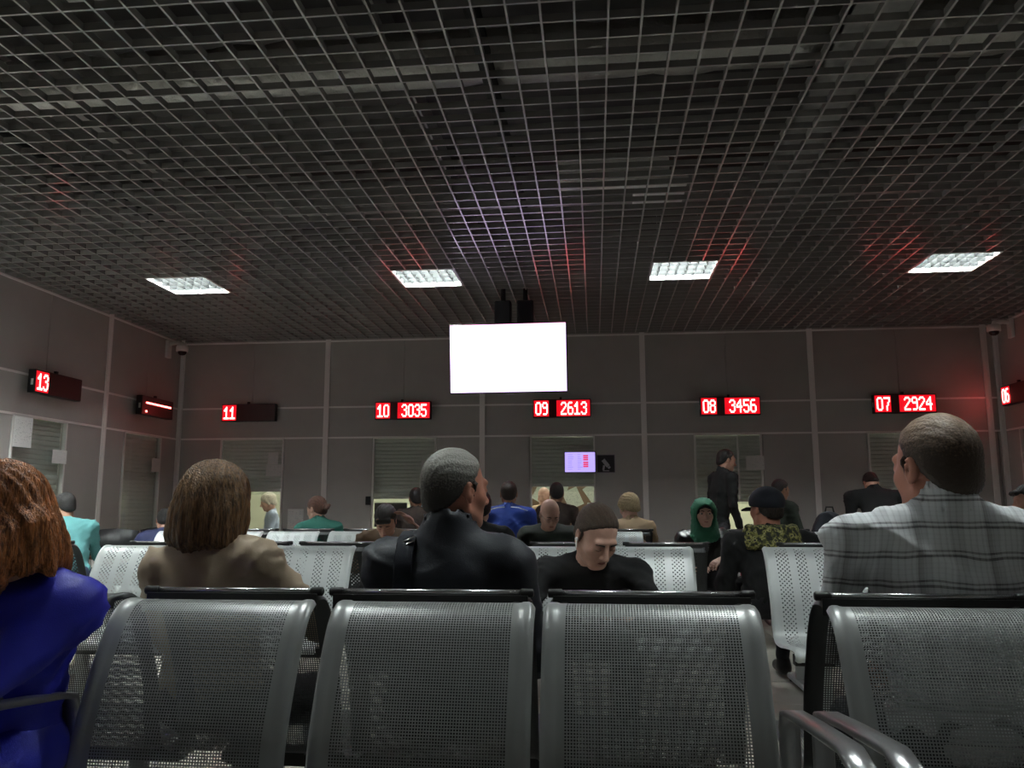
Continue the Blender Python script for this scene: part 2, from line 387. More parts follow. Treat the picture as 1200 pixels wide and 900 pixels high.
# plenum services
b = MB(); n = 60
pts = [(XL+.02+(XR-XL-.04)*i/n, 4.72-.022*i/n*10, 3.86+.012*math.sin(i*2.1)) for i in range(n+1)]
b.tube(pts, .17, 16, radii=[.165+.012*(i % 2)+.006*math.sin(i*1.3) for i in range(n+1)])
tag(b.build('foil_duct', M['foil'], None, True), 'round foil wrapped air duct running across above the ceiling grid', 'duct')
b = MB().box(1.30, 1.62, 3.2, 9.5, 3.55, 3.57); b.box(1.30, 1.32, 3.2, 9.5, 3.55, 3.63); b.box(1.60, 1.62, 3.2, 9.5, 3.55, 3.63)
tag(b.build('cable_tray', M['duct']), 'pale cable tray running lengthwise above the ceiling grid at right', 'cable tray')
b = MB(); b.bbox(-.25, .62, 6.05, 6.35, 3.62, 3.80, .01); b.bbox(.35, .75, 5.95, 6.45, 3.56, 3.62, .01)
tag(b.build('air_duct_box', M['cam']), 'pale rectangular duct box above the ceiling grid near the middle', 'duct')
for px, lab, x in ((0, 'black pipe running lengthwise above the grid, left of the middle', -.58), (1, 'black pipe running lengthwise above the grid at far left', -3.6)):
    b = MB().tube([(x-(px*.5), 2.5, 3.60), (x+.03, 9.8, 3.60)], .045, 10)
    tag(b.build('black_pipe', M['dark'], None, True), lab, 'pipe')
b = MB()
b.bbox(-5.3, 4.7, 7.0, 7.35, 3.85, 4.05, .01)
tag(b.build('sheet_metal_duct', M['duct']), 'long rectangular sheet metal duct across the far part of the plenum', 'duct')
b = MB(); b.bbox(-2.6, -.8, 3.15, 3.55, 3.62, 3.9, .02); tag(b.build('ventilation_box', M['foil']), 'shiny metal ventilation box above the grid near the top edge', 'duct')
for i, x in enumerate((-3.9, -1.3, 2.2, 3.9)):
    b = MB(); b.box(x-.03, x+.03, 3.0+i*.6, 9.9, 4.1, 4.3); 
    tag(b.build('ceiling_joist', M['duct']), ['leftmost steel joist under the deck above the grid', 'steel joist above the grid between the left and middle', 'steel joist above the grid right of the middle', 'rightmost steel joist under the deck above the grid'][i], 'joist')

# ------------------------------------------------------------------ service windows
wn = 0
def window(wall, u0, u1, shut, mull=None, depth=.10):
    global wn; wn += 1
    b = MB(); fw = .022
    wb(wall, u0, u0+fw, LED, ZB, -.03, .010, b); wb(wall, u1-fw, u1, LED, ZB, -.03, .010, b)
    wb(wall, u0, u1, ZB-.018, ZB, -.03, .010, b); wb(wall, u0, u1, LED, LED+.02, -.03, .010, b)
    if mull: wb(wall, mull-.008, mull+.008, shut, ZB, -.03, .008, b)
    root = struct(b.build('window_%d' % wn, M['frame']))
    g = MB(); wb(wall, u0+fw, u1-fw, max(shut-.06, LED+.02), ZB-.018, -.022, -.016, g); g.build('glass_pane', M['glass'], root)
    z = ZB-.02; k = 0; SH = .0495
    while z-SH > shut-.001:
        s = MB()
        vs = []
        prof = [(-.069, z+.003), (-.060, z-.006), (-.057, z-SH*.5), (-.060, z-SH+.006), (-.069, z-SH+.001)]
        for uu in (u0+.01, u1-.01):
            for (d, zz) in prof:
                if wall == 'back': vs.append((uu, YB-d, zz))
                elif wall == 'left': vs.append((XL+d, uu, zz))
                else: vs.append((XR-d, uu, zz))
        fs = [(i, i+1, i+6, i+5) for i in range(4)]+[(4, 0, 5, 9)]
        s.quad(vs, fs); s.build('shutter_slat', M['shutter'], root); z -= SH
    s = MB(); wb(wall, u0+.01, u1-.01, z-.035, z, -.085, -.05, s); s.build('shutter_bottom_bar', M['frame'], root)
    s = MB(); wb(wall, u0-.03, u1+.03, LED-.035, LED, -.35, .22, s); s.build('counter_ledge', M['ledge'], root)
    return root
for (q, sh, mu) in zip(wins['back'], (1.33, 1.20, 1.35, 1.19, 1.20), (None, None, None, 1.79, None)): window('back', q[0], q[1], sh, mu)
window('left', *wins['left'][0], .84); window('left', *wins['left'][1], .84); window('right', *wins['right'][0], .84)

# the lit office behind the counters
b = MB(); Y1 = YB+2.6
b.box(XL-1.9, XR+1.0, Y1, Y1+.05, 0, 2.75); b.box(XL-1.9, XR+1.0, YB+.101, Y1, 2.75, 2.8); b.box(XR+.95, XR+1.0, YB+.101, Y1, 0, 2.75)
struct(b.build('wall_office_back', M['office']))
b = MB(); b.box(XL-1.9, XL-1.85, 5.5, Y1, 0, 2.75); b.box(XL-1.85, XL-.101, 5.5, 5.55, 0, 2.75); b.box(XL-1.85, XL-.101, 5.55, YB+.1, 2.75, 2.8)
struct(b.build('wall_office_left', M['office']))
for i, (x, y) in enumerate(((-4.4, 11.7), (-2.4, 11.7), (-.4, 11.7), (1.7, 11.7), (3.8, 11.7), (-6.5, 7.6))):
    t = thing('office_ceiling_lamp', ['leftmost office ceiling lamp behind the back counters', 'second office ceiling lamp from the left behind the back counters', 'middle office ceiling lamp behind the back counters', 'second office ceiling lamp from the right behind the counters', 'rightmost office ceiling lamp behind the back counters', 'office ceiling lamp behind the left wall counters'][i], 'ceiling light', (x, y, 2.75))
    MB().box(-.3, .3, -.3, .3, -.05, 0).build('housing', M['lampw'], t); MB().box(-.28, .28, -.28, .28, -.055, -.0505).build('diffuser', M['lamp_office'], t)
# partition boards with forms behind window 09
t = thing('notice_board', 'brown office board with tilted printed forms behind the window under sign 09', 'board', (-.43, 11.85, 0))
MB().box(-.5, .5, 0, .02, .75, 1.55).build('board_panel', M['board'], t)
for (x, z, r, s_) in ((-.30, 1.30, .5, .30), (.12, 1.22, -.42, .27), (.42, 1.30, -.6, .26), (-.02, 1.42, .3, .2), (.40, 1.05, .1, .2)):
    f = MB().box(-s_*.42, s_*.42, -.006, 0, -s_*.5, s_*.5).build('form_sheet', M['pad'], t); f.location = (x, -.002, z); f.rotation_euler = (0, r, 0)
t = thing('office_desk', 'light office desk behind the window under sign 10', 'desk', (-2.4, 10.78, 0)); MB().bbox(-.8, .8, -.25, .15, .72, .76).build('desktop', M['white'], t)
bx = MB(); bx.box(-.75, -.7, -.2, .12, 0, .72); bx.box(.7, .75, -.2, .12, 0, .72); bx.build('leg_panels', M['white'], t)
t = thing('office_monitor', 'dark monitor on the desk behind the window under sign 10', 'monitor', (-2.72, 10.78, .76)); MB().bbox(-.22, .22, -.02, .02, .08, .40).build('screen_housing', M['blackp'], t); MB().bbox(-.1, .1, -.08, .08, 0, .015).build('foot', M['blackp'], t); MB().box(-.02, .02, .0, .03, .01, .2).build('neck', M['blackp'], t)

# ------------------------------------------------------------------ papers, posters, small things on the walls
def sheet(wall, u0, u1, z0, z1, m, label, d=.0125, cat='notice'):
    b = MB(); wb(wall, u0, u1, z0, z1, d, d+.002, b); o = b.build('paper_notice', m); tag(o, label, cat); return o
sheet('left', 7.245, 7.50, 1.69, 1.985, M['paperw'], 'tall white printed sheet at the top left of the window under sign 13')
sheet('left', 7.83, 8.06, 1.56, 1.70, M['paperw'], 'small white notice at the right edge of the window under sign 13')
sheet('left', 9.73, 9.93, 1.55, 1.72, M['paper'], 'small white notice on the corner window left of sign 11')
sheet('back', -4.28, -4.14, 1.66, 1.82, M['paper'], 'upper small sheet at the right side of the window under sign 11')
sheet('back', -4.30, -4.09, 1.51, 1.655, M['paper'], 'lower wide sheet at the right side of the window under sign 11')
sheet('back', -3.98, -3.77, .80, 1.08, M['paper'], 'grey printed sheet on the wall panel right of the window under sign 11')
sheet('back', -2.22, -2.04, 1.52, 1.70, M['paper'], 'sheet behind the grey haired man on the window under sign 10')
sheet('back', 1.88, 2.10, 1.55, 1.72, M['paper'], 'pale notice on the window under sign 08')
b = MB(); wb('back', -2.94, -2.885, 1.13, 1.24, .0, .04, b); wb('back', -2.93, -2.895, 1.19, 1.225, .04, .045, b); tag(b.build('intercom', M['blackp']), 'small black intercom box beside the window under sign 10', 'intercom')
# camera warning sign
t = thing('camera_sign', 'square black sign with a grey camera symbol beside the small lilac screen', 'sign', (.15, YB-.002, 1.64))
MB().box(-.115, .115, -.008, .002, -.115, .115).build('border', M['signe'], t); MB().box(-.107, .107, -.011, -.0085, -.107, .107).build('plate', M['signb'], t)
q = MB(); T = Matrix.Rotation(.9, 4, 'Y'); q.box(-.06, .045, -.014, -.0115, -.022, .026, T=T); q.box(.05, .075, -.014, -.0115, -.014, .018, T=T); q.box(-.03, -.005, -.014, -.0115, -.085, -.025, T=Matrix.Rotation(.2, 4, 'Y')); q.box(-.04, .04, -.014, -.0115, -.095, -.085)
q.build('camera_symbol', M['icon'], t)
# small lilac screen
t = thing('info_screen', 'small glowing lilac screen hung in the window under sign 09', 'screen', (-.175, YB-.05, 1.66)); t.rotation_euler = (.06, 0, 0)
MB().bbox(-.2, .2, .0, .035, -.135, .135, .006).build('screen_housing', M['blackp'], t); MB().box(-.19, .19, -.004, -.0005, -.125, .125).build('display', M['lilac'], t)
q = MB()
for r in range(8):
    z = .09-r*.026
    q.box(-.155, -.155+rng.uniform(.05, .09), -.006, -.0045, z, z+.006); q.box(-.03, -.03+rng.uniform(.03, .07), -.006, -.0045, z, z+.006)
q.build('text_lines', M['lilact'], t)
q = MB()
for r in range(2):
    for rr in range(3): q.box(.04, .105, -.006, -.0045, .09-r*.085-rr*.025-.02, .09-r*.085-rr*.025)
q.build('red_number_block', M['lilacr'], t)
MB().box(-.03, .03, .035, .05, -.05, .05).build('bracket', M['blackp'], t)

# ------------------------------------------------------------------ LED number displays
FONT = {'0': ['01110','10001','10001','10001','10001','10001','10001','01110'], '1': ['00100','01100','11100','00100','00100','00100','00100','11111'],
 '2': ['01110','10001','00001','00010','00100','01000','10000','11111'], '3': ['01110','10001','00001','00110','00001','00001','10001','01110'],
 '4': ['00010','00110','01010','10010','11111','00010','00010','00010'], '5': ['11111','10000','10000','11110','00001','00001','10001','01110'],
 '6': ['01110','10000','10000','11110','10001','10001','10001','01110'], '7': ['11111','00001','00001','00010','00010','00100','00100','00100'],
 '8': ['01110','10001','10001','01110','10001','10001','10001','01110'], '9': ['01110','10001','10001','01111','00001','00001','00001','01110'],
 '-': ['00000','00000','00000','11111','00000','00000','00000','00000']}
SW, SH = .735, .232
def led_sign(wall, u, text, label, z=2.34):
    rz = {'back': 0, 'left': PI/2, 'right': -PI/2}[wall]
    loc = {'back': (u, YB-.09, z), 'left': (XL+.09, u, z), 'right': (XR-.09, u, z)}[wall]
    t = thing('led_number_sign', label, 'number sign', loc, rz, 'red LED number signs over the counters')
    h = MB(); h.bbox(-SW/2, SW/2, -.03, .045, -SH/2, SH/2, .004); h.build('housing', M['blackp'], t)
    MB().box(-SW/2+.008, SW/2-.008, -.033, -.0305, -SH/2+.008, SH/2-.008).build('front_panel', M['panel'], t)
    k = MB()
    for s in (-1, 1): k.box(s*.2-.015, s*.2+.015, .045, .09, -.05, .05)
    k.box(-.03, .0, -.01, .02, SH/2, SH/2+.03); k.build('wall_bracket', M['blackp'], t)
    MB().box(-SW/2-.002, -SW/2-.0003, -.015, .01, -.04, .02).build('type_label', M['cam'], t)
    if text == 'line':
        d = MB()
        for i in range(26): d.bbox(-.27+i*.0225-.009, -.27+i*.0225+.009, -.041, -.034, .022, .042, .003)
        d.build('lit_bar', M['red'], t); MB().bbox(-.285, -.255, -.041, -.034, -.085, -.062, .003).build('lit_dot', M['red'], t)
        return t
    MB().box(-SW/2+.012, -SW/2+.012+.19, -.0335, -.0331, -SH/2+.014, SH/2-.014).build('bloom_plate', M['redglow'], t)  # glowing plate added in place of bloom behind the digits
    if len(text) > 2: MB().box(-SW/2+.30, SW/2-.012, -.0335, -.0331, -SH/2+.014, SH/2-.014).build('bloom_plate', M['redglow'], t)
    for i, ch in enumerate(text):
        if ch == ' ': continue
        x0 = -SW/2+.034+(i*.083 if i < 2 else .322+(i-3)*.085); cw, chh = .0142, .0205
        d = MB()
        for r, row in enumerate(FONT[ch]):
            for c, v in enumerate(row):
                if v == '1':
                    xx = x0+c*cw; zz = .079-r*chh; d.bbox(xx-.002, xx+cw+.0015, -.041, -.034, zz-chh-.001, zz+.0015, .003)
        d.build('lit_digit', M['red'], t)
    return t
led_sign('left', 7.70, '13', 'red LED sign reading 13 high on the left wall, nearest the camera')
led_sign('left', 9.605, 'line', 'LED sign with a single red line on the left wall near the corner')
led_sign('back', -4.53, '11', 'LED sign reading 11 at the left end of the back wall')
led_sign('back', -2.453, '10 3035', 'LED sign reading 10 3035 left of the big screen')
led_sign('back', -.394, '09 2613', 'LED sign reading 09 2613 just below the big screen')
led_sign('back', 1.70, '08 3456', 'LED sign reading 08 3456 over the window right of the middle')
led_sign('back', 3.786, '07 2924', 'LED sign reading 07 2924 at the right end of the back wall')
led_sign('right', 9.735, '06', 'LED sign reading 06 on the right wall at the frame edge', 2.39)

# ------------------------------------------------------------------ hanging screen
t = thing('hanging_television', 'large white glowing television hung from the ceiling in the middle', 'television', (-.846, 8.0, 2.59)); t.rotation_euler = (.13, 0, -.02)
MB().bbox(-.60, .60, 0, .05, -.355, .355, .008).build('screen_housing', M['blackp'], t)
MB().box(-.588, .588, -.006, -.0005, -.342, .343).build('display', M['tv'], t)
MB().box(-.588, .588, -.0075, -.0062, .331, .343).build('rose_top_strip', M['tvr'], t)
MB().box(-.03, .05, -.003, .02, -.367, -.356).build('status_light_bar', M['icon'], t)
t = thing('ceiling_screen_mount', 'black twin column ceiling bracket holding the big television', 'bracket', (-.79, 8.12, 0))
for s in (-1, 1):
    MB().bbox(s*.115-.085, s*.115+.085, -.07, .07, 2.95, 3.20, .012).build('bracket_box', M['blackp'], t)
    MB().tube([(s*.115, 0, 3.18), (s*.115, 0, 4.3)], .025, 10).build('drop_tube', M['blackp'], t)
    MB().box(s*.115-.02, s*.115+.02, -.02, .02, 2.55, 2.96).build('support_arm', M['blackp'], t)

# ------------------------------------------------------------------ dome cameras
def dome(loc, rz, label):
    t = thing('dome_camera', label, 'security camera', loc, rz)
    MB().bbox(-.02, .02, -.05, .05, -.13, .10, .006).build('wall_plate', M['cam'], t)
    MB().tube([(.02, 0, .06), (.13, 0, .07), (.18, 0, .06), (.19, 0, .03)], .025, 10).build('arm', M['cam'], t, True)
    b = MB(); b.lathe([(.02, .035), (.065, .03), (.075, .01), (.075, -.045), (.068, -.05)], 24, (.19, 0, 0)); b.build('camera_body', M['cam'], t, True)
    b = MB(); b.lathe([(.058, -.05), (.052, -.075), (.035, -.093), (.01, -.10)], 20, (.19, 0, 0)); b.build('dome_cover', M['lens'], t, True)
dome((XL+.02, 9.95, 3.17), 0, 'white dome camera on the left wall in the far corner'); dome((XR-.02, 9.95, 3.20), PI, 'white dome camera on the right wall in the far corner')

# ------------------------------------------------------------------ perforated benches
def catmull(P, step):
    P = [np.array(p, float) for p in P]; P = [2*P[0]-P[1]]+P+[2*P[-1]-P[-2]]; out = []
    for i in range(1, len(P)-2):
        for t in np.linspace(0, 1, 24, endpoint=False):
            a, b_, c, d = P[i-1:i+3]; out.append(.5*((2*b_)+(-a+c)*t+(2*a-5*b_+4*c-d)*t*t+(-a+3*b_-3*c+d)*t**3))
    out.append(P[-2]); out = np.array(out); s = np.r_[0, np.cumsum(np.linalg.norm(np.diff(out, axis=0), axis=1))]
    n = int(round(s[-1]/step)); q = np.linspace(0, s[-1], n+1)
    return np.c_[np.interp(q, s, out[:, 0]), np.interp(q, s, out[:, 1])], q
def shell_mesh(name, prof, W, step, is_hole, hole=.5, marg=.03, ridge=.003, m=None):
    P, S = catmull(prof, step); nt = len(P); T = np.gradient(P, axis=0); T /= np.linalg.norm(T, axis=1)[:, None]
    Nn = np.c_[-T[:, 1], T[:, 0]]          # profile normal: seat side up, back side toward the sitter
    nc = int(round(W/step)); xs_ = np.linspace(-W/2, W/2, nc+1); L = S[-1]
    # rounded top corners: the sheet narrows where it rolls over
    top = np.clip((S-(L-.09))/.06, 0, 1); nar = .028*(1-np.sqrt(np.clip(1-top**2, 0, 1)))
    ax = np.abs(xs_); f = np.clip((ax-(W/2-.10))/.10, 0, 1)
    X = xs_[None, :]-np.sign(xs_)[None, :]*f[None, :]*nar[:, None]
    rd = ridge*np.clip((ax-(W/2-marg))/.004, 0, 1)                # proud border
    edge = -.012*np.clip((ax-(W/2-.010))/.010, 0, 1)**1.5           # edge turned back
    off = (rd+edge)[None, :]*np.ones((nt, 1))
    Y = P[:, 0][:, None]+Nn[:, 0][:, None]*off; Z = P[:, 1][:, None]+Nn[:, 1][:, None]*off
    V = np.stack([X, Y, Z], -1); idx = np.arange(nt*(nc+1)).reshape(nt, nc+1)
    I, J = np.meshgrid(np.arange(nt-1), np.arange(nc), indexing='ij'); mask = is_hole(S[:-1][:, None]+step/2+0*J, (xs_[:-1]+step/2)[None, :]+0*I, I, J, L)
    a, b_, c, d = idx[:-1, :-1], idx[:-1, 1:], idx[1:, 1:], idx[1:, :-1]
    solid = ~mask; F = [np.stack([a[solid], b_[solid], c[solid], d[solid]], -1)]
    Vf = V.reshape(-1, 3); cs_ = [Vf[q[mask]] for q in (a, b_, c, d)]; cen = sum(cs_)/4; base = len(Vf); n = len(cen)
    inn = np.concatenate([cen+(q-cen)*hole for q in cs_]); ii = base+np.arange(n); i4 = [ii+k*n for k in range(4)]; o4 = [q[mask] for q in (a, b_, c, d)]
    for k in range(4):
        l = (k+1) % 4; F.append(np.stack([o4[k], o4[l], i4[l], i4[k]], -1))
    Vf = np.concatenate([Vf, inn]); F = np.concatenate(F)
    return np_mesh(name, Vf, F, m)
def np_mesh(name, V, F, m, smooth=True):
    me = bpy.data.meshes.new(name); me.vertices.add(len(V)); me.vertices.foreach_set('co', np.ascontiguousarray(V, dtype=np.float32).ravel())
    n = F.shape[1]; me.loops.add(F.size); me.loops.foreach_set('vertex_index', F.astype(np.int32).ravel())
    me.polygons.add(len(F)); me.polygons.foreach_set('loop_start', np.arange(0, F.size, n, dtype=np.int32)); me.polygons.foreach_set('loop_total', np.full(len(F), n, dtype=np.int32))
    me.polygons.foreach_set('use_smooth', np.full(len(F), smooth)); me.update(calc_edges=True); me.materials.append(m); me.validate(); return me
PROF = [(-.47, .375), (-.485, .395), (-.475, .418), (-.44, .43), (-.30, .418), (-.16, .402), (-.06, .402), (-.01, .425), (.012, .47), (.022, .53), (.035, .60), (.068, .69), (.105, .77), (.138, .828), (.172, .864), (.205, .880), (.235, .880), (.256, .866), (.262, .846)]
def hole_full(s, x, i, j, L): return (np.abs(x) < .197) & (s > .06) & (s < L-.062)
def hole_band(s, x, i, j, L):
    r = np.zeros_like(x, bool)
    for c in (-.158, -.053, .053, .158): r |= np.abs(x-c) < .034
    return r & (s > .06) & (s < L-.095) & ((i+j) % 2 == 0)
ME_FULL = shell_mesh('perforated_seat_shell', PROF, .50, .0066, hole_full, .55, .034, .003, M['chair'])
ME_FULLD = ME_FULL.copy(); ME_FULLD.materials.clear(); ME_FULLD.materials.append(M['chairshade'])  # same shell in the shaded colour for the benches behind
ME_BAND = shell_mesh('banded_seat_shell', PROF, .50, .0118, hole_band, .60, .03, .003, M['chairlite'])
ME_BANDD = ME_BAND.copy(); ME_BANDD.materials.clear(); ME_BANDD.materials.append(M['chairshade'])
def rail_parts(parent, x0, x1):
    r = MB(); r.tube([(x0+.02, .232, .895), (x1-.03, .232, .895)], .0085, 12); r.build('top_rail', M['chrome'], parent, True)
    for (a, c) in ((x0-.004, x0+.03), (x1-.035, x1+.004)):
        MB().tube([(a, .232, .895), (a+.003, .232, .895), (c-.003, .232, .895), (c, .232, .895)], .011, 12, radii=[.007, .0115, .0115, .009]).build('rail_end_cap', M['dark'], parent, True)
    MB().box(x0+.01, x1-.01, .240, .250, .850, .890).build('back_trim', M['dark'], parent)
def arm(parent, x, m):
    pts = [(x, .15, .36), (x, .15, .55), (x, .148, .625), (x, .132, .658), (x, .09, .668), (x, -.10, .690), (x, -.33, .712), (x, -.395, .698), (x, -.428, .655), (x, -.436, .60), (x, -.43, .47), (x, -.40, .385), (x, -.30, .36), (x, -.14, .35), (x, .15, .36)]
    MB().strap(pts, .046, .016).build('armrest', m, parent, True)
def bench(name, label, x_edges, y, rz, me, arms, group, rails=False, m=None, zoff=0.0):
    """x_edges: seat spans in world x; facing the camera when rz = 0"""
    m = m or M['steel']; xa = min(e[0] for e in x_edges); xb = max(e[1] for e in x_edges); cx = (xa+xb)/2
    t = thing(name, label, 'bench', (cx, y, zoff), rz, group); sg = 1 if abs(rz) < 1 else -1
    for (a, c) in x_edges:
        s = link('seat_shell', me, t); s.location = (((a+c)/2-cx)*sg, 0, 0); s.scale = ((c-a)/.50, 1, 1)
        l0, l1 = sorted(((a-cx)*sg, (c-cx)*sg))
        if rails: rail_parts(t, l0, l1)
    la, lb = xa-cx, xb-cx
    MB().box(la+.05, lb-.05, -.26, -.20, .32, .37).build('beam', M['dark'], t)
    for x in (la+.20, lb-.20):
        b = MB(); b.box(x-.025, x+.025, -.25, -.21, .05, .33); b.bbox(x-.03, x+.03, -.46, .03, .015, .05, .008); b.build('leg', m, t)
        g = MB(); g.lathe([(.02, 0), (.022, .012), (.012, .016)], 12, (x, -.43, 0)); g.lathe([(.02, 0), (.022, .012), (.012, .016)], 12, (x, 0, 0)); g.build('foot', M['dark'], t)
    for x in arms: arm(t, (x-cx)*sg, m)
    k = MB()
    for (a, c) in x_edges:
        for u in (a+.12, c-.12):
            l = (u-cx)*sg; k.box(l-.02, l+.02, -.40, -.06, .37, .396)
            pass
    q = k.build('seat_brackets', M['dark'], t); q['kind'] = 'stuff'
    return t
G1 = 'perforated metal benches of the front row'
bench('metal_bench', 'fully perforated silver bench of three empty seats in the foreground centre', [(-1.225, -.705), (-.655, -.150), (-.130, .380)], 1.83, -.012, ME_FULL, [-1.30, .425], G1)
bench('metal_bench', 'perforated silver bench at the right edge, under the plaid shirt man', [(.535, 1.035), (1.075, 1.575), (1.615, 2.115)], 1.81, -.008, ME_FULL, [.497, 2.16], G1)
bench('metal_bench', 'perforated silver bench at the left edge on which the blue jacket woman sits', [(-2.50, -1.98), (-1.95, -1.43)], 1.86, 0, ME_FULL, [-1.375, -2.54], G1)
bench('metal_bench', 'bench backing the foreground seats, carrying the tan jacket woman and the grey haired man', [(-1.215, -.725), (-.70, -.165), (-.12, .395)], 2.385, PI, ME_FULLD, [], G1, True)
bench('metal_bench', 'bench seating the plaid shirt man, back to the camera', [(.545, 1.045), (1.085, 1.585), (1.62, 2.12)], 2.375, PI, ME_FULLD, [2.16], G1, True)
bench('metal_bench', 'bench behind the blue jacket woman, seen through her seat gap at left', [(-2.36, -1.84), (-1.80, -1.275)], 2.40, PI, ME_FULLD, [-2.40], G1, False)
G2 = 'banded metal benches of the second row'
def three(x0): return [(x0+k*.55, x0+k*.55+.50) for k in range(3)]
L2 = ['second row bench at far left, behind the blue jacket woman', 'second row bench left of the middle, seen either side of the tan jacket woman', 'second row bench in the middle with the black sweater man', 'second row bench at right, left of the plaid shirt man']
L2b = ['bench backing the second row at far left', 'bench backing the second row left of the middle', 'bench backing the second row in the middle, behind the black sweater man', 'bench backing the second row at right, with the capped man']
for i, x0 in enumerate((-5.0, -3.02, -1.045, .94)):
    bench('metal_bench', L2[i], three(x0), 4.61, 0, ME_BAND, [x0-.05] if i == 1 else [], G2, False, M['chairlite'])
    bench('metal_bench', L2b[i], three(x0+.11), 5.16, PI, ME_BANDD, [], G2, True, M['chairlite'])
G3 = 'banded metal benches of the third row'
for lab, ed, lab2 in (('third row bench left, its end just left of the gap by the green jacket woman', [(-4.185+k*.55, -3.685+k*.55) for k in range(3)], 'bench backing the third row left, in front of the counters under sign 11'),
                ('third row bench carrying the brown jacket man', [(-2.487+k*.54, -1.987+k*.54) for k in range(3)], 'bench backing the third row with the green jacket woman'),
                ('short third row bench with the bald man', [(-.62, -.12), (-.07, .43)], 'bench backing the third row with the blue tracksuit man'),
                ('third row bench with the green headscarf woman', three(.775), 'bench backing the third row, right of the middle')):
    bench('metal_bench', lab, ed, 7.35, 0, ME_BAND, [], G3, False, M['chairlite'])
    bench('metal_bench', lab2, [(a+.10, c+.10) for a, c in ed], 7.90, PI, ME_BANDD, [], G3, True, M['chairlite'])
# black visitor chairs by the left wall
def visitor_chair(x, y, rz, label):
    t = thing('visitor_chair', label, 'chair', (x, y, 0), rz, 'black visitor chairs at the left counters')
    MB().bbox(-.23, .23, -.22, .22, .43, .49, .02).build('seat', M['blackp'], t)
    b = MB(); n = 9
    for zz in (.60, .86): pass
    for i in range(n-1):
        a0 = -1+2*i/(n-1); a1 = -1+2*(i+1)/(n-1); f = lambda a: (-.23*a, -.23-.05*(1-a*a))
        (x0, y0), (x1, y1) = f(a0), f(a1); zt = lambda a: .89-.03*a*a
        b.quad([(x0, y0, .58), (x1, y1, .58), (x1, y1, zt(a1)), (x0, y0, zt(a0)), (x0, y0-.03, .58), (x1, y1-.03, .58), (x1, y1-.03, zt(a1)), (x0, y0-.03, zt(a0))], [(0, 1, 2, 3), (7, 6, 5, 4), (3, 2, 6, 7), (1, 0, 4, 5)])
    b.build('backrest', M['blackp'], t, True)
    for s in (-1, 1):
        MB().tube([(s*.25, -.24, 0), (s*.25, -.22, .45), (s*.24, -.26, .80)], .012, 8).build('leg', M['dark'], t, True)
        MB().tube([(s*.25, .20, 0), (s*.25, .20, .62), (s*.25, .16, .67), (s*.25, -.2, .67)], .012, 8).build('leg', M['dark'], t, True)
        MB().bbox(s*.25-.025, s*.25+.025, -.18, .16, .67, .70, .01).build('armrest', M['blackp'], t)
visitor_chair(-5.12, 8.45, .35, 'black visitor chair by the corner window, left one of the pair')
visitor_chair(-4.88, 9.0, .3, 'black visitor chair by the corner window, right one of the pair')

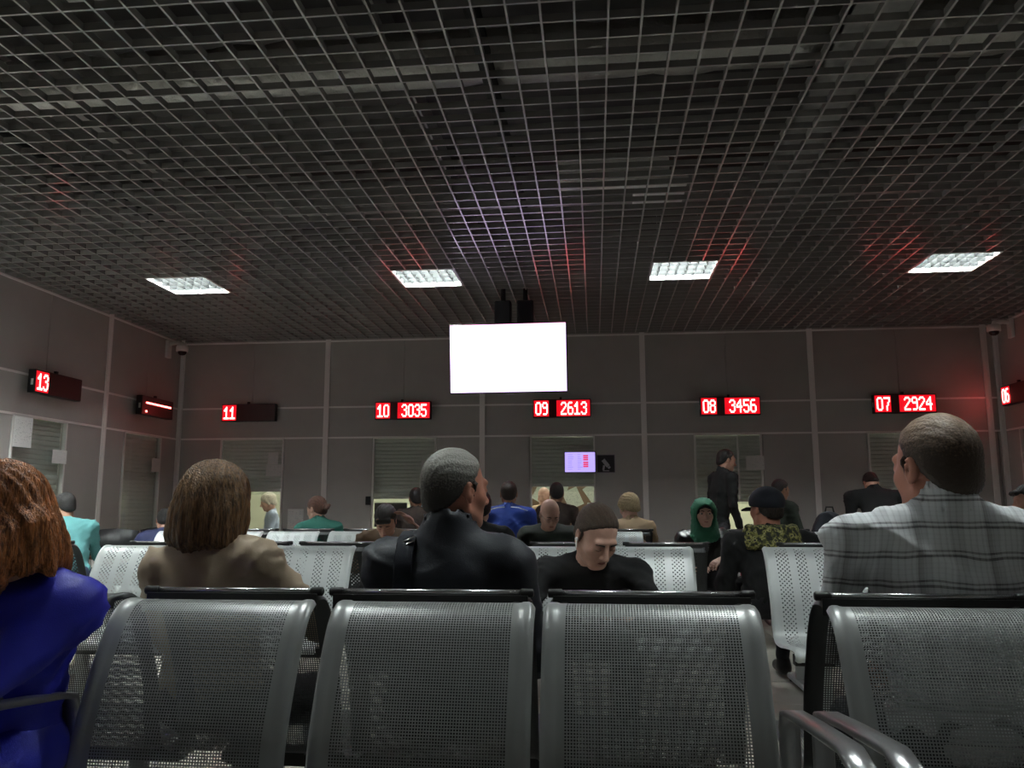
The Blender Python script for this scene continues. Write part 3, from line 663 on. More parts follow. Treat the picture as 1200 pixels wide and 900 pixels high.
#PEOPLE
# ------------------------------------------------------------------ figures: distance fields turned into one continuous skin each
class Field:
    def __init__(s, lo, hi, coarse, zones=()):
        s.ax = []
        for a in range(3):
            v = [lo[a]]
            while v[-1] < hi[a]:
                h = coarse
                for (c, r, f) in zones:
                    if abs(v[-1]-c[a]) < r: h = min(h, f)
                v.append(v[-1]+h)
            s.ax.append(np.array(v, np.float32))
        s.D = np.full([len(a) for a in s.ax], 1.0, np.float32)
    def sub(s, lo, hi, pad):
        sl = []
        for a in range(3):
            i0 = int(np.searchsorted(s.ax[a], lo[a]-pad)); i1 = int(np.searchsorted(s.ax[a], hi[a]+pad))
            if i1 <= i0: return None
            sl.append(slice(i0, i1))
        g = np.meshgrid(*[s.ax[a][sl[a]] for a in range(3)], indexing='ij', sparse=True)
        return tuple(sl), g
    def put(s, lo, hi, fn, k, mode):
        r = s.sub(lo, hi, .05)
        if r is None: return
        sl, g = r; d = fn(*g).astype(np.float32); D = s.D[sl]
        if mode == 'add': h = np.maximum(k-np.abs(D-d), 0)/max(k, 1e-6); s.D[sl] = np.minimum(D, d)-h*h*k*.25
        else: d = -d; h = np.maximum(k-np.abs(D-d), 0)/max(k, 1e-6); s.D[sl] = np.maximum(D, d)+h*h*k*.25
    def cone(s, a, b, ra, rb, k=.02, mode='add', flat=None):
        a = np.array(a, float); b = np.array(b, float); ab = b-a; L2 = max(float(ab@ab), 1e-9)
        def fn(x, y, z):
            t = np.clip(((x-a[0])*ab[0]+(y-a[1])*ab[1]+(z-a[2])*ab[2])/L2, 0, 1)
            return np.sqrt((x-a[0]-t*ab[0])**2+(y-a[1]-t*ab[1])**2+(z-a[2]-t*ab[2])**2)-(ra+(rb-ra)*t)
        r = max(ra, rb); s.put(np.minimum(a, b)-r, np.maximum(a, b)+r, fn, k, mode)
    def ell(s, c, r, R=None, k=.02, mode='add'):
        c = np.array(c, float); r = np.array(r, float); R = np.eye(3) if R is None else R; m = r.max()
        def fn(x, y, z):
            p = [(x-c[0])*R[0, i]+(y-c[1])*R[1, i]+(z-c[2])*R[2, i] for i in range(3)]
            k0 = np.sqrt((p[0]/r[0])**2+(p[1]/r[1])**2+(p[2]/r[2])**2); k1 = np.sqrt((p[0]/r[0]**2)**2+(p[1]/r[1]**2)**2+(p[2]/r[2]**2)**2)
            return k0*(k0-1)/np.maximum(k1, 1e-6)
        s.put(c-m, c+m, fn, k, mode)
    def splane(s, p, n, k):
        g = np.meshgrid(*s.ax, indexing='ij', sparse=True); n = np.array(n, float); n /= np.linalg.norm(n)
        d = ((g[0]-p[0])*n[0]+(g[1]-p[1])*n[1]+(g[2]-p[2])*n[2]).astype(np.float32); h = np.maximum(k-np.abs(s.D-d), 0)/k; s.D = np.maximum(s.D, d)+h*h*k*.25
    def plane(s, p, n):      # keep the side the normal points away from
        g = np.meshgrid(*s.ax, indexing='ij', sparse=True); n = np.array(n, float); n /= np.linalg.norm(n)
        s.D = np.maximum(s.D, ((g[0]-p[0])*n[0]+(g[1]-p[1])*n[1]+(g[2]-p[2])*n[2]).astype(np.float32))
    def mesh(s):
        D = s.D; S = D < 0; nx, ny, nz = D.shape
        c = np.zeros((nx-1, ny-1, nz-1), np.int8)
        for dx in (0, 1):
            for dy in (0, 1):
                for dz in (0, 1): c += S[dx:nx-1+dx, dy:ny-1+dy, dz:nz-1+dz]
        act = np.nonzero((c > 0) & (c < 8)); n = len(act[0])
        if n == 0: return np.zeros((0, 3)), np.zeros((0, 4), int)
        I, J, K = act; vid = np.full(c.shape, -1, np.int32); vid[act] = np.arange(n)
        P = np.zeros((n, 3)); W = np.zeros(n); cor = [(i, j, k) for i in (0, 1) for j in (0, 1) for k in (0, 1)]
        for p in cor:
            for a in range(3):
                if p[a]: continue
                q = list(p); q[a] = 1
                d0 = D[I+p[0], J+p[1], K+p[2]]; d1 = D[I+q[0], J+q[1], K+q[2]]; m = (d0 < 0) != (d1 < 0)
                t = np.where(m, d0/np.where(m, d0-d1, 1), 0)
                A = np.stack([s.ax[0][I+p[0]], s.ax[1][J+p[1]], s.ax[2][K+p[2]]], -1); B = np.stack([s.ax[0][I+q[0]], s.ax[1][J+q[1]], s.ax[2][K+q[2]]], -1)
                P += (A+(B-A)*t[:, None])*m[:, None]; W += m
        P /= W[:, None]; F = []
        for a in range(3):
            b, c_ = (a+1) % 3, (a+2) % 3
            s0 = [slice(None)]*3; s1 = [slice(None)]*3; s0[a] = slice(0, -1); s1[a] = slice(1, None)
            s0[b] = s1[b] = slice(1, -1); s0[c_] = s1[c_] = slice(1, -1)
            A, B = S[tuple(s0)], S[tuple(s1)]; e = np.nonzero(A != B); pos = [e[0].copy(), e[1].copy(), e[2].copy()]; pos[b] = pos[b]+1; pos[c_] = pos[c_]+1
            def cell(db, dc):
                q = [pos[0].copy(), pos[1].copy(), pos[2].copy()]; q[b] = q[b]-db; q[c_] = q[c_]-dc; return vid[q[0], q[1], q[2]]
            Q = np.stack([cell(1, 1), cell(0, 1), cell(0, 0), cell(1, 0)], -1); fl_ = ~A[e]; Q[fl_] = Q[fl_][:, ::-1]; F.append(Q)
        F = np.concatenate(F); F = F[(F >= 0).all(1)]
        return P, F
def rot(yaw=0, pitch=0, roll=0):
    cy, sy, cp, sp, cr, sr = math.cos(yaw), math.sin(yaw), math.cos(pitch), math.sin(pitch), math.cos(roll), math.sin(roll)
    Rz = np.array([[cy, -sy, 0], [sy, cy, 0], [0, 0, 1]]); Rx = np.array([[1, 0, 0], [0, cp, -sp], [0, sp, cp]]); Ry = np.array([[cr, 0, sr], [0, 1, 0], [-sr, 0, cr]])
    return Rz @ Rx @ Ry
def vnormals(P, F):
    n = np.cross(P[F[:, 2]]-P[F[:, 0]], P[F[:, 3]]-P[F[:, 1]]); N = np.zeros_like(P)
    for k in range(4): np.add.at(N, F[:, k], n)
    return N/np.maximum(np.linalg.norm(N, axis=1), 1e-9)[:, None]
def smooth(P, F, it=2, lam=.5):
    cnt = np.zeros(len(P)); 
    for k in range(4): np.add.at(cnt, F[:, k], 2)
    for _ in range(it):
        A = np.zeros_like(P)
        for k in range(4): np.add.at(A, F[:, k], P[F[:, (k+1) % 4]]+P[F[:, (k+3) % 4]])
        P = P+lam*(A/np.maximum(cnt, 1)[:, None]-P)
    return P
def folds(P, seed, amp, freq=1.0, strength=1.0):
    r = np.random.RandomState(seed); h = np.zeros(len(P)); q = P.copy()
    q = q+.03*np.sin(q[:, [1, 2, 0]]*11*freq+r.rand(3)*6)+.015*np.sin(q[:, [2, 0, 1]]*27*freq+r.rand(3)*6)
    for i in range(5):
        d = r.randn(3); d[2] *= 1.4; d /= np.linalg.norm(d); f = (22+15*i)*freq
        mask = .5+.5*np.sin(P @ r.randn(3)*9+r.rand()*6); v = 1-2*np.abs(np.sin(q @ d*f+r.rand()*6))**.7
        h += v*mask*(1.0/(1+.6*i))
    return 2.0*amp*np.clip(h, -.8, 2.4)
def make(name, field, m, parent, sm=2, disp=None):
    P, F = field.mesh(); P = smooth(P, F, sm)
    if disp is not None and len(P): P = P+vnormals(P, F)*disp(P)[:, None]
    return link(name, np_mesh(name, P, F, m), parent)

def head_prims(f, H, R, s, ears=True, nose=1.0, eyes_closed=False):
    T = lambda p: H+R @ (np.array(p)*s)
    E = lambda c, r, k=.02, mode='add', Q=None: f.ell(T(c), np.array(r)*s, R if Q is None else R @ Q, k*s, mode)
    C = lambda a, b, ra, rb, k=.02, mode='add': f.cone(T(a), T(b), ra*s, rb*s, k*s, mode)
    E((0, -.012, .032), (.077, .098, .093)); E((0, .032, -.035), (.060, .066, .078), .03); E((0, .066, -.094), (.030, .024, .022), .02)
    for q in (-1, 1):
        C((q*.052, -.005, -.055), (q*.022, .066, -.092), .020, .016, .02); E((q*.040, .058, -.022), (.024, .024, .024), .018)
    C((-.034, .083, .027), (.034, .083, .027), .013, .013, .012)
    for q in (-1, 1): E((q*.032, .106, .006), (.019, .018, .014), .012, 'sub'); E((q*.032, .080, .004), (.0155, .0145, .0125), .004)
    C((0, .092, .012), (0, .112, -.026), .0085*nose, .0125*nose, .010); E((0, .117, -.029), (.0115*nose, .011, .010), .008)
    for q in (-1, 1): E((q*.0125, .104, -.034), (.009, .010, .0075), .006)
    C((-.019, .090, -.060), (.019, .090, -.060), .0065, .0065, .006); C((-.016, .089, -.071), (.016, .089, -.071), .0075, .0075, .006)
    E((0, .104, -.0655), (.022, .010, .0016), .003, 'sub')
    if ears:
        for q in (-1, 1):
            Q = rot(q*-.35, 0, q*.12); E((q*.080, -.008, -.004), (.0085, .019, .031), .006, 'add', Q); E((q*.0865, -.001, .001), (.005, .009, .016), .004, 'sub', Q); E((q*.079, -.002, -.030), (.007, .009, .009), .004)
def neck_prims(f, H, R, s, nk, sp):
    f.cone(H+R @ np.array((0, -.028, -.05))*s, nk+sp*.0, .053*s, .060*s, .03)

HAIRK = {}
def hair_field(f, H, R, s, style):
    T = lambda p: H+R @ (np.array(p)*s)
    E = lambda c, r, k=.02, mode='add', Q=None: f.ell(T(c), np.array(r)*s, R if Q is None else R @ Q, k*s, mode)
    C = lambda a, b, ra, rb, k=.02, mode='add': f.cone(T(a), T(b), ra*s, rb*s, k*s, mode)
    cut = lambda p, n, k=.022: f.splane(T(p), R @ np.array(n, float), k*s)
    def ears():
        for q in (-1, 1): E((q*.085, .004, -.012), (.03, .026, .032), .004, 'sub')
    if style in ('short', 'thin', 'full'):
        g = {'short': .0055, 'thin': .0035, 'full': .013}[style]
        E((0, -.012, .032), (.077+g, .098+g, .093+g)); E((0, -.045, -.025), (.064+g, .058+g, .058+g), .02)
        # temple to nape hairline, then the fringe line
        cut((0, -.052, -.047), (0, 1.05, -1)); cut((0, .088 if style != 'full' else .10, .06), (0, 1, .10)); ears()
        for q in (-1, 1): C((q*.078, .018, .02), (q*.076, .012, -.018), .007, .004, .01)
        if style == 'full': C((-.04, .088, .075), (.045, .095, .07), .022, .02, .02)
    elif style == 'fringe':     # bald crown, hair only round the back and sides
        g = .005; E((0, -.012, .032), (.077+g, .098+g, .093+g)); E((0, -.045, -.025), (.064+g, .058+g, .055+g), .02)
        cut((0, -.052, -.05), (0, .62, -1)); cut((0, -.01, .070), (0, .10, 1), .02); cut((0, .05, .0), (0, 1, 0)); ears()
    elif style == 'crown':      # thin brushed hair on the upper head
        g = .0095; E((0, -.012, .032), (.077+g, .098+g, .093+g)); cut((0, -.02, .040), (0, .32, -1), .03); cut((0, .045, .08), (0, 1, .5), .03)
    elif style == 'bob':
        E((0, -.02, .038), (.105, .112, .102)); E((0, -.055, -.045), (.115, .085, .10), .04); E((0, -.06, -.115), (.118, .070, .052), .04)
        for q in (-1, 1): E((q*.088, -.005, -.05), (.036, .06, .095), .03); C((q*.10, -.03, -.10), (q*.122, -.035, -.145), .035, .012, .02)
        E((0, .115, -.035), (.062, .085, .105), .02, 'sub')
    elif style == 'long':       # long loose hair falling forward over the side of the face
        E((0, -.01, .035), (.10, .115, .103))
        for q in (-1, 1):
            C((q*.062, .035, .05), (q*.105, .045, -.06), .045, .045, .03); C((q*.105, .045, -.05), (q*.10, .055, -.105), .041, .024, .03); C((q*.10, .055, -.105), (q*.085, .065, -.14), .024, .008, .03)
            C((q*.085, .0, -.04), (q*.12, .0, -.12), .05, .015, .03); C((q*.08, -.04, -.04), (q*.10, -.05, -.14), .05, .012, .03)
        E((0, -.06, -.06), (.09, .06, .13), .03); E((0, .135, -.03), (.045, .09, .12), .015, 'sub')
    elif style == 'pixie':
        E((0, -.015, .036), (.094, .112, .102)); E((0, -.055, -.03), (.078, .065, .065), .02); cut((0, -.06, -.062), (0, .55, -1)); E((0, .12, -.03), (.065, .07, .075), .015, 'sub'); cut((0, .098, 0), (0, 1, 0))
        for q in (-1, 1): C((q*.078, .03, .04), (q*.085, .0, -.035), .02, .012, .02)
    elif style == 'bun':
        E((0, -.013, .034), (.084, .106, .101)); E((0, -.05, -.02), (.07, .064, .06), .02); cut((0, -.052, -.06), (0, .75, -1)); cut((0, .085, 0), (0, 1, .1)); ears()
        E((0, -.128, .0), (.034, .030, .034), .006); E((.022, -.148, .014), (.018, .016, .016), .004); E((-.02, -.14, -.02), (.018, .016, .016), .004); C((0, -.10, .01), (0, -.12, 0), .018, .018, .01)

def hand_prims(f, wr, d, n, side, curl, s=1.0):
    """palm and five separate fingers: d points to the fingers, n is the palm's normal (palm side)"""
    d = d/np.linalg.norm(d); n = n-d*(n@d); n /= np.linalg.norm(n); x = np.cross(d, n)*side
    R = np.stack([x, d, n], 1)
    f.cone(wr, wr+d*.03*s, .025*s, .025*s, .015); f.ell(wr+d*.052*s, (.041*s, .046*s, .0155*s), R, .012)
    for i, (off, L) in enumerate(((-.030, .066), (-.010, .076), (.010, .072), (.029, .056))):
        b = wr+d*.085*s+x*off*s; p = b-d*.01*s; a = 0; seg = [.45*L, .32*L, .26*L]; r = .0092*s
        for j, sg in enumerate(seg):
            a += curl*(.6 if j == 0 else .9); q = p+(d*math.cos(a)+n*math.sin(a)+x*off*1.2)*sg*s; f.cone(p, q, r, r*.92, .003); p = q; r *= .92
    b = wr+d*.028*s-x*.026*s; q = b+(-x*.7+d*.65+n*.35)*.036*s; e = q+(-x*.15+d*.85+n*.5)*.030*s
    f.cone(b, q, .014*s, .0105*s, .01); f.cone(q, e, .0105*s, .009*s, .003)

def person(label, head, facing, group=None, lean=.08, tilt=0.0, hyaw=0.0, hpitch=0.0, hroll=0.0, s=1.0, hs=1.0, sw=.185, bulk=1.0, top=None, topc='jacket', amp=.004, skin='skin',
           hair='short', hairc=None, hairname='hair', bottom=None, standing=False, arms=None, collar=.05, fine=.006, coarse=.014, hands=True, ears=True, seed=1, bend=0, face=False, extra=None, wfreq=1.0, shoulders=.0, seat=.45, legs=True, hairamp=.002, parts=None, neckl=.078, colr=1.0):
    """facing: 0 looks along +y (away from the camera). Built in a local frame looking along +y, hips over the origin."""
    R0 = rot(hyaw, -hpitch, hroll); up = np.array([0, 0, 1.0])
    sd = np.array([math.sin(tilt), math.sin(lean), math.cos(lean)]); sd /= np.linalg.norm(sd)
    hip = (.88 if standing else seat+.10)*1.0
    nd = sd*.8+np.array((0, .12, .6)); nd /= np.linalg.norm(nd)
    hoff = nd*neckl*s+R0 @ np.array((0, .018, .070))*hs
    S = (head[2]-hip-hoff[2])/sd[2]; S = max(.36, min(.66, S)); pel = np.array([0, 0, head[2]-hoff[2]-S*sd[2]])
    nk = pel+S*sd; H = nk+hoff
    c, sn = math.cos(facing), math.sin(facing); ox = head[0]-(c*H[0]-sn*H[1]); oy = head[1]-(sn*H[0]+c*H[1])
    t = thing('person', label, 'person', (ox, oy, 0), facing, group)
    fwd = np.array([0, math.cos(lean), -math.sin(lean)]); fwd /= np.linalg.norm(fwd); lat = np.cross(fwd, sd); lat /= np.linalg.norm(lat)
    Rb = np.stack([lat, np.cross(sd, lat), sd], 1)
    sh = [nk-sd*(.052-shoulders)*s+lat*q*sw*s for q in (-1, 1)]
    A = arms or {}
    el, wr, hd, hn, curl = {}, {}, {}, {}, {}
    for i, q in enumerate((-1, 1)):
        a = A.get('L' if q < 0 else 'R', {})
        el[i] = np.array(a.get('el', (q*(sw+.06), sh[i][1]+.06, max(pel[2]+.10, sh[i][2]-.28)) if not standing else (q*(sw+.05), sh[i][1]-.02, sh[i][2]-.29)), float)
        wr[i] = np.array(a.get('wr', (q*.11, el[i][1]+.22, el[i][2]-.02) if not standing else (q*(sw+.04), sh[i][1]+.06, sh[i][2]-.53)), float)
        # keep anatomical lengths
        v = el[i]-sh[i]; el[i] = sh[i]+v/np.linalg.norm(v)*.285*s; v = wr[i]-el[i]; wr[i] = el[i]+v/np.linalg.norm(v)*.245*s
        hd[i] = np.array(a.get('hd', wr[i]-el[i]), float); hn[i] = np.array(a.get('hn', (-q*.5, 0, -1) if not standing else (-q, 0, 0)), float); curl[i] = a.get('curl', .35)
    hips = [pel+np.array((q*.088*s, 0, -.02)) for q in (-1, 1)]
    if standing: kn = [np.array((q*.10, .03, pel[2]*.53)) for q in (-1, 1)]; an = [np.array((q*.11, -.02, .09)) for q in (-1, 1)]
    else:
        kz = .47; kn = [np.array((q*.15, .44*s, kz)) for q in (-1, 1)]; an = [np.array((q*.14, .46*s, .10)) for q in (-1, 1)]
    toe = [a+np.array((0, .15, -.055)) for a in an]
    allp = np.array([H+R0 @ np.array((0, 0, .14)), H]+sh+[el[i] for i in el]+[wr[i] for i in wr]+hips+(kn+an+toe if legs else [])+[wr[i]+hd[i]/np.linalg.norm(hd[i])*.2 for i in wr])
    lo, hi = allp.min(0)-.13, allp.max(0)+.13; lo[2] = max(lo[2], -.01) if legs else pel[2]-.16
    zones = [(H, .15*hs, fine)]
    if hands and face: zones += [(wr[i]+hd[i]/np.linalg.norm(hd[i])*.07, .11, fine) for i in wr]
    f = Field(lo, hi, coarse, zones)
    # torso and limbs of the body, a little inside the clothes
    def torso(f, g, full=True):
        f.ell(pel+sd*.02, (.150*bulk+g, .115*bulk+g, .11+g), Rb, .04); f.ell(pel+sd*S*.36, (.135*bulk+g, .105*bulk+g, .15+g), Rb, .05)
        f.ell(pel+sd*S*.68, (.145*bulk+g, .105+g, .15+g), Rb, .05); f.cone(sh[0]-lat*-.02, sh[1]-lat*.02, .058+g, .058+g, .05)
        for i in (0, 1): f.cone(nk+sd*.01, sh[i], .046+g*.6, .052+g, .04)
    def armsf(f, g, cuff=1.0):
        for i in (0, 1):
            f.cone(sh[i], el[i], (.052*s+g), (.041*s+g), .03); f.cone(el[i], el[i]+(wr[i]-el[i])*cuff, (.040*s+g), (.026*s+g*1.1), .015)
    def legsf(f, g):
        for i in (0, 1): f.cone(hips[i], kn[i], .082+g, .055+g, .03); f.cone(kn[i], an[i], .054+g, .036+g, .02)
    torso(f, -.034); armsf(f, -.016)
    if legs:
        legsf(f, -.016)
        for i in (0, 1): f.cone(an[i], toe[i], .034, .026, .02)
    f.cone(H+R0 @ np.array((0, -.026, -.045))*hs, nk-sd*.01, .054*hs, .060*s, .03)
    head_prims(f, H, R0, hs, ears)
    if hands:
        for i, q in enumerate((-1, 1)): hand_prims(f, wr[i], hd[i], hn[i], q, curl[i], s)
    make('body', f, M[skin], t, 1)
    # upper garment
    g = Field(np.minimum(pel, allp[:8].min(0))-.16, np.maximum(pel, allp[:8].max(0))+.16, .012 if fine < .007 else .016)
    thick = {'shirt': .006, 'jacket': .016, 'tee': .007}[topc]
    torso(g, thick); armsf(g, thick, .97 if topc != 'tee' else .02)
    if topc == 'tee': pass
    if collar: g.cone(nk-sd*.03, nk+nd*collar*s+np.array((0, -.008, 0)), .070*s*colr+thick*.4, .062*s*colr+thick*.4, .02)
    up_n = nd; g.plane(nk+nd*(collar+.012)*s, up_n+np.array((0, .55, 0))) if collar else None
    if collar > .025: g.cone(nk+nd*.012, nk+nd*.2, .058*s*colr, .058*s*colr, .006, 'sub')
    hem = pel-sd*(.11 if not standing else .14)
    if lean < .7 and not standing: g.plane((0, 0, max(seat+.015, .40)), (0, 0, -1))
    mt = M[top] if isinstance(top, str) else top
    if isinstance(topc, str) and extra and 'skirt' in extra: g.ell(pel-np.array((0, 0, .05)), (.19, .17, .16), None, .05)
    make({'shirt': 'shirt', 'jacket': 'jacket', 'tee': 't_shirt'}[topc], g, mt, t, 2, lambda P: folds(P, seed, amp, wfreq)*np.clip((np.linalg.norm(P-nk, axis=1)-.07)/.10, .1, 1))
    if legs:
        bt = M[bottom or 'trouser']; L = Field(np.minimum(np.min(hips+kn+an, 0), pel)-.15, np.max(hips+kn+an, 0)+.15, .018); legsf(L, .008); L.ell(pel, (.158*bulk, .125*bulk, .12), Rb, .05)
        L.plane((0, 0, .085), (0, 0, -1)); L.plane(pel+np.array((0, 0, .13)), (0, 0, 1)); make('trousers', L, bt, t, 2, lambda P: folds(P, seed+9, .003))
        for i in (0, 1):
            F2 = Field(np.minimum(an[i], toe[i])-.1, np.maximum(an[i], toe[i])+.1, .010); F2.cone(an[i]+np.array((0, -.03, -.04)), toe[i]+np.array((0, .02, .0)), .045, .040, .02); F2.cone(an[i], an[i]+np.array((0, 0, -.04)), .045, .045, .02)
            F2.plane((0, 0, .004), (0, 0, -1)); make('shoe', F2, M['shoe'], t, 1)
    if hair and hair != 'none':
        zf = fine if fine < .007 else fine*.9
        hf = Field(H-.32*hs if hair == 'long' else H-.20*hs, H+.20*hs, zf if hair != 'long' else zf*1.15); hair_field(hf, H, R0, hs, hair)
        def hd_(P):
            q = (P-H) @ R0; ang = np.arctan2(q[:, 0], q[:, 2]+.02); v = np.sin(ang*26+3*np.sin(q[:, 1]*30+seed))*.6+np.sin(ang*61+q[:, 1]*40+2*np.sin(q[:, 2]*50))*.4
            if hair in ('bob', 'long'): ang = np.arctan2(q[:, 0], q[:, 1]); v = np.sin(ang*24+2.5*np.sin(q[:, 2]*14+seed))*.6+np.sin(ang*57+3*np.sin(q[:, 2]*31))*.4
            if hair in ('bob', 'long'): v = v+1.2*np.sin(ang*6+seed+6*q[:, 2])*np.clip((.08-q[:, 2])*12, 0, 1)
            return hairamp*v
        if hair in ('short', 'thin'): hairamp *= .6
        make(hairname, hf, hairc if not isinstance(hairc, str) else M[hairc], t, 1, hd_)
    T = lambda p: H+R0 @ (np.array(p)*hs); RM = Matrix([list(r) for r in R0])
    if face:
        for q in (-1, 1):
            if face == 'open':
                ico('eye', T((q*.032, .0845, .003)), (.0125*hs, .0112*hs, .0072*hs), M['eyew'], t, 10, RM); ico('iris', T((q*.032, .0925, .003)), (.0062*hs, .0035*hs, .0062*hs), M['eye'], t, 8, RM)
            else:
                MB().tube([T((q*.019, .0935, -.001)), T((q*.032, .0965, -.004)), T((q*.045, .0905, -.001))], .0012, 6).build('eyelash', M['brow'], t, True)
            MB().tube([T((q*.014, .0985, .021)), T((q*.030, .100, .027)), T((q*.049, .087, .022))], .0036, 6, radii=[.0038, .0036, .002]).build('eyebrow', M['brow'], t, True)
        MB().tube([T((-.023, .090, -.066)), T((-.01, .0975, -.063)), T((0, .0985, -.0645)), T((.01, .0975, -.063)), T((.023, .090, -.066))], .003, 8, radii=[.001, .0045, .0042, .0045, .001]).build('lips', M['lip'], t, True)
    return t, dict(H=H, R=R0, nk=nk, nd=nd, sd=sd, sh=sh, el=el, wr=wr, T=T, pel=pel, lat=lat, RM=RM, hs=hs)

SEATED = 'people waiting or sitting in the hall'
M['h_brown'] = hairm('hair_brown_highlighted', (.16, .085, .035), .75); M['h_ginger'] = hairm('hair_ginger', (.34, .12, .035), .7); M['h_dark'] = hairm('hair_dark_brown', (.022, .014, .010), .4)
M['h_black'] = hairm('hair_black', (.007, .006, .006), .3); M['h_grey'] = hairm('hair_grey_cropped', (.17, .165, .15), .7, (220, 220, 220), .6); M['h_side'] = hairm('hair_grey_dark_sides', (.045, .04, .036), .6, (160, 160, 160), .6)
M['h_mid'] = hairm('hair_mid_brown', (.05, .028, .016), .5, (120, 120, 40)); M['h_blond'] = hairm('hair_ash_blond', (.42, .33, .19), .5, (90, 90, 30)); M['h_white'] = hairm('hair_white', (.65, .60, .50), .3)
M['h_thin'] = hairm('hair_light_brown_thin', (.26, .165, .10), .5, (90, 90, 30)); M['h_brunb'] = hairm('hair_auburn', (.10, .04, .025), .5)
M['tan'] = cloth('tan_jacket_fabric', (.40, .31, .215), .6); M['navy'] = cloth('navy_jacket_fabric', (.012, .014, .022), .6); M['plaid'] = plaid_mat(); M['camo'] = camo_mat()
M['black_knit'] = cloth('black_knit', (.007, .007, .008), .9); M['blue_sat'] = cloth('royal_blue_jacket_fabric', (.018, .022, .42), .55); M['teal'] = cloth('aqua_cotton', (.09, .27, .275), .85)
M['green_f'] = cloth('green_fleece', (.02, .13, .10), .85); M['brown_f'] = cloth('brown_jacket_fabric', (.10, .055, .025), .8); M['blue_t'] = cloth('blue_tracksuit_fabric', (.01, .045, .30), .6)
M['dgreen'] = cloth('dark_green_jacket_fabric', (.014, .02, .014), .8); M['beige'] = cloth('beige_knit', (.40, .29, .18), .85); M['hijab'] = cloth('green_scarf_fabric', (.02, .16, .085), .7)
M['leather'] = mat('black_leather', (.008, .008, .009), .28, noise=.1, bump=.3, bscale=60); M['lblue'] = cloth('pale_blue_shirt', (.42, .50, .66), .8); M['dress'] = cloth('dark_patterned_fabric', (.03, .018, .014), .8, .6)
M['dkblue'] = cloth('dark_blue_fabric', (.015, .02, .07), .8); M['violetb'] = cloth('violet_blue_fabric', (.035, .035, .16), .8)
M['cap'] = cloth('navy_cap_cotton', (.006, .008, .016), .8)

M['h_greytop'] = hair_two('hair_grey_cropped_two_tone', (.035, .031, .028), (.30, .29, .26), 1.17, 1.26); M['h_thintop'] = hair_two('hair_brown_thinning', (.040, .022, .013), (.26, .17, .11), 1.25, 1.36)
# tan jacket woman
t, K = person('woman with brown bob hair in a tan jacket, seen from behind', (-1.222, 2.56, 1.128), -.12, None, lean=.02, tilt=-.10, neckl=.07, shoulders=-.01, hyaw=-.25, hpitch=.10, hroll=.05, hs=1.0, sw=.175, bulk=1.08, top='tan', topc='jacket', amp=.0055, arms={'R': {'el': (.275, .09, .78)}, 'L': {'el': (-.25, .10, .78)}}, hair='bob', hairc='h_brown', collar=.035, seed=3, fine=.007, hairamp=.004, wfreq=1.1)
ico('earring', K['T']((.088, -.002, -.085)), .008, M['lampr'], t)
# grey haired man
t, K = person('grey haired man in a navy jacket, head turned to the right', (-.428, 2.50, 1.165), 0, None, lean=.02, hyaw=-.78, hpitch=.03, hs=1.02, s=1.03, sw=.188, bulk=1.12, shoulders=-.018, top='navy', topc='jacket', amp=.006, skin='skinr', hair='short', hairc='h_greytop', collar=.05, colr=1.25, seed=5, fine=.0055, wfreq=.8)
T0 = K['nk']-K['sd']*.035+K['lat']*-.115
b = MB()
for dz in (-.006, .006): b.tube([tuple(T0+np.array((-.032, -.070+dz*.3, .020+dz))), tuple(T0+np.array((.026, -.074+dz*.3, .045+dz)))], .0022, 6)
b.build('strap_buckle', M['chrome'], t, True)
MB().strap([tuple(T0+np.array((0, -.01, .062))), tuple(T0+np.array((-.002, -.065, .042))), tuple(T0+np.array((-.004, -.095, -.02))), tuple(T0+np.array((-.004, -.105, -.10)))], .055, .006).build('shoulder_strap', M['cap'], t, True)
# plaid man
t, K = person('man with thinning brown hair in a pale plaid shirt at right', (.905, 2.27, 1.215), -.03, None, lean=-.02, hyaw=.42, hpitch=.03, hs=1.12, s=1.08, sw=.235, bulk=1.32, colr=1.12, neckl=.045, shoulders=.0, top='plaid', topc='shirt', amp=.0065, skin='skinr', hair='short', hairc='h_thintop', collar=.055, seed=8, fine=.0055, wfreq=.7, bottom='trouser',
              arms={'L': {'el': (-.27, .10, .78), 'wr': (-.16, .30, .66)}, 'R': {'el': (.34, .05, .80), 'wr': (.2, .28, .66)}})
# black sweater man facing the camera, looking down
t, K = person('man in a black sweater with an earbud, looking down in the second row', (.004, 3.74, .985), PI, None, lean=.62, hyaw=.5, hpitch=.62, hs=1.12, s=1.06, sw=.205, bulk=1.1, top='black_knit', topc='shirt', amp=.004, skin='skinp', hair='short', hairc='h_mid', collar=.03, seed=11, fine=.005, face='closed',
              arms={'L': {'el': (-.30, .36, .62), 'wr': (-.10, .50, .66), 'hn': (.3, 0, 1), 'curl': .5}, 'R': {'el': (.30, .36, .62), 'wr': (.10, .50, .66), 'hn': (-.3, 0, 1), 'curl': .5}})
ico('earbud', K['T']((.088, .006, -.010)), (.008, .008, .008), M['white'], t); MB().tube([tuple(K['T']((.090, .010, -.012))), tuple(K['T']((.088, .022, -.042)))], .0035, 8).build('earbud_stem', M['white'], t, True)
wr = (K['wr'][0]+K['wr'][1])/2+np.array((0, .09, .02)); ph = thing('smartphone', 'phone held low by the black sweater man', 'phone', (0, 0, 0), 0)
c_, s_ = math.cos(PI), math.sin(PI); o = t.location; ph.location = (o.x+c_*wr[0]-s_*wr[1], o.y+s_*wr[0]+c_*wr[1], wr[2]); ph.rotation_euler = (-.7, 0, 0); MB().bbox(-.037, .037, -.075, .075, -.004, .004, .003).build('phone_case', M['white'], ph); MB().box(-.033, .033, -.07, .07, .0042, .005).build('phone_screen', M['phone'], ph)
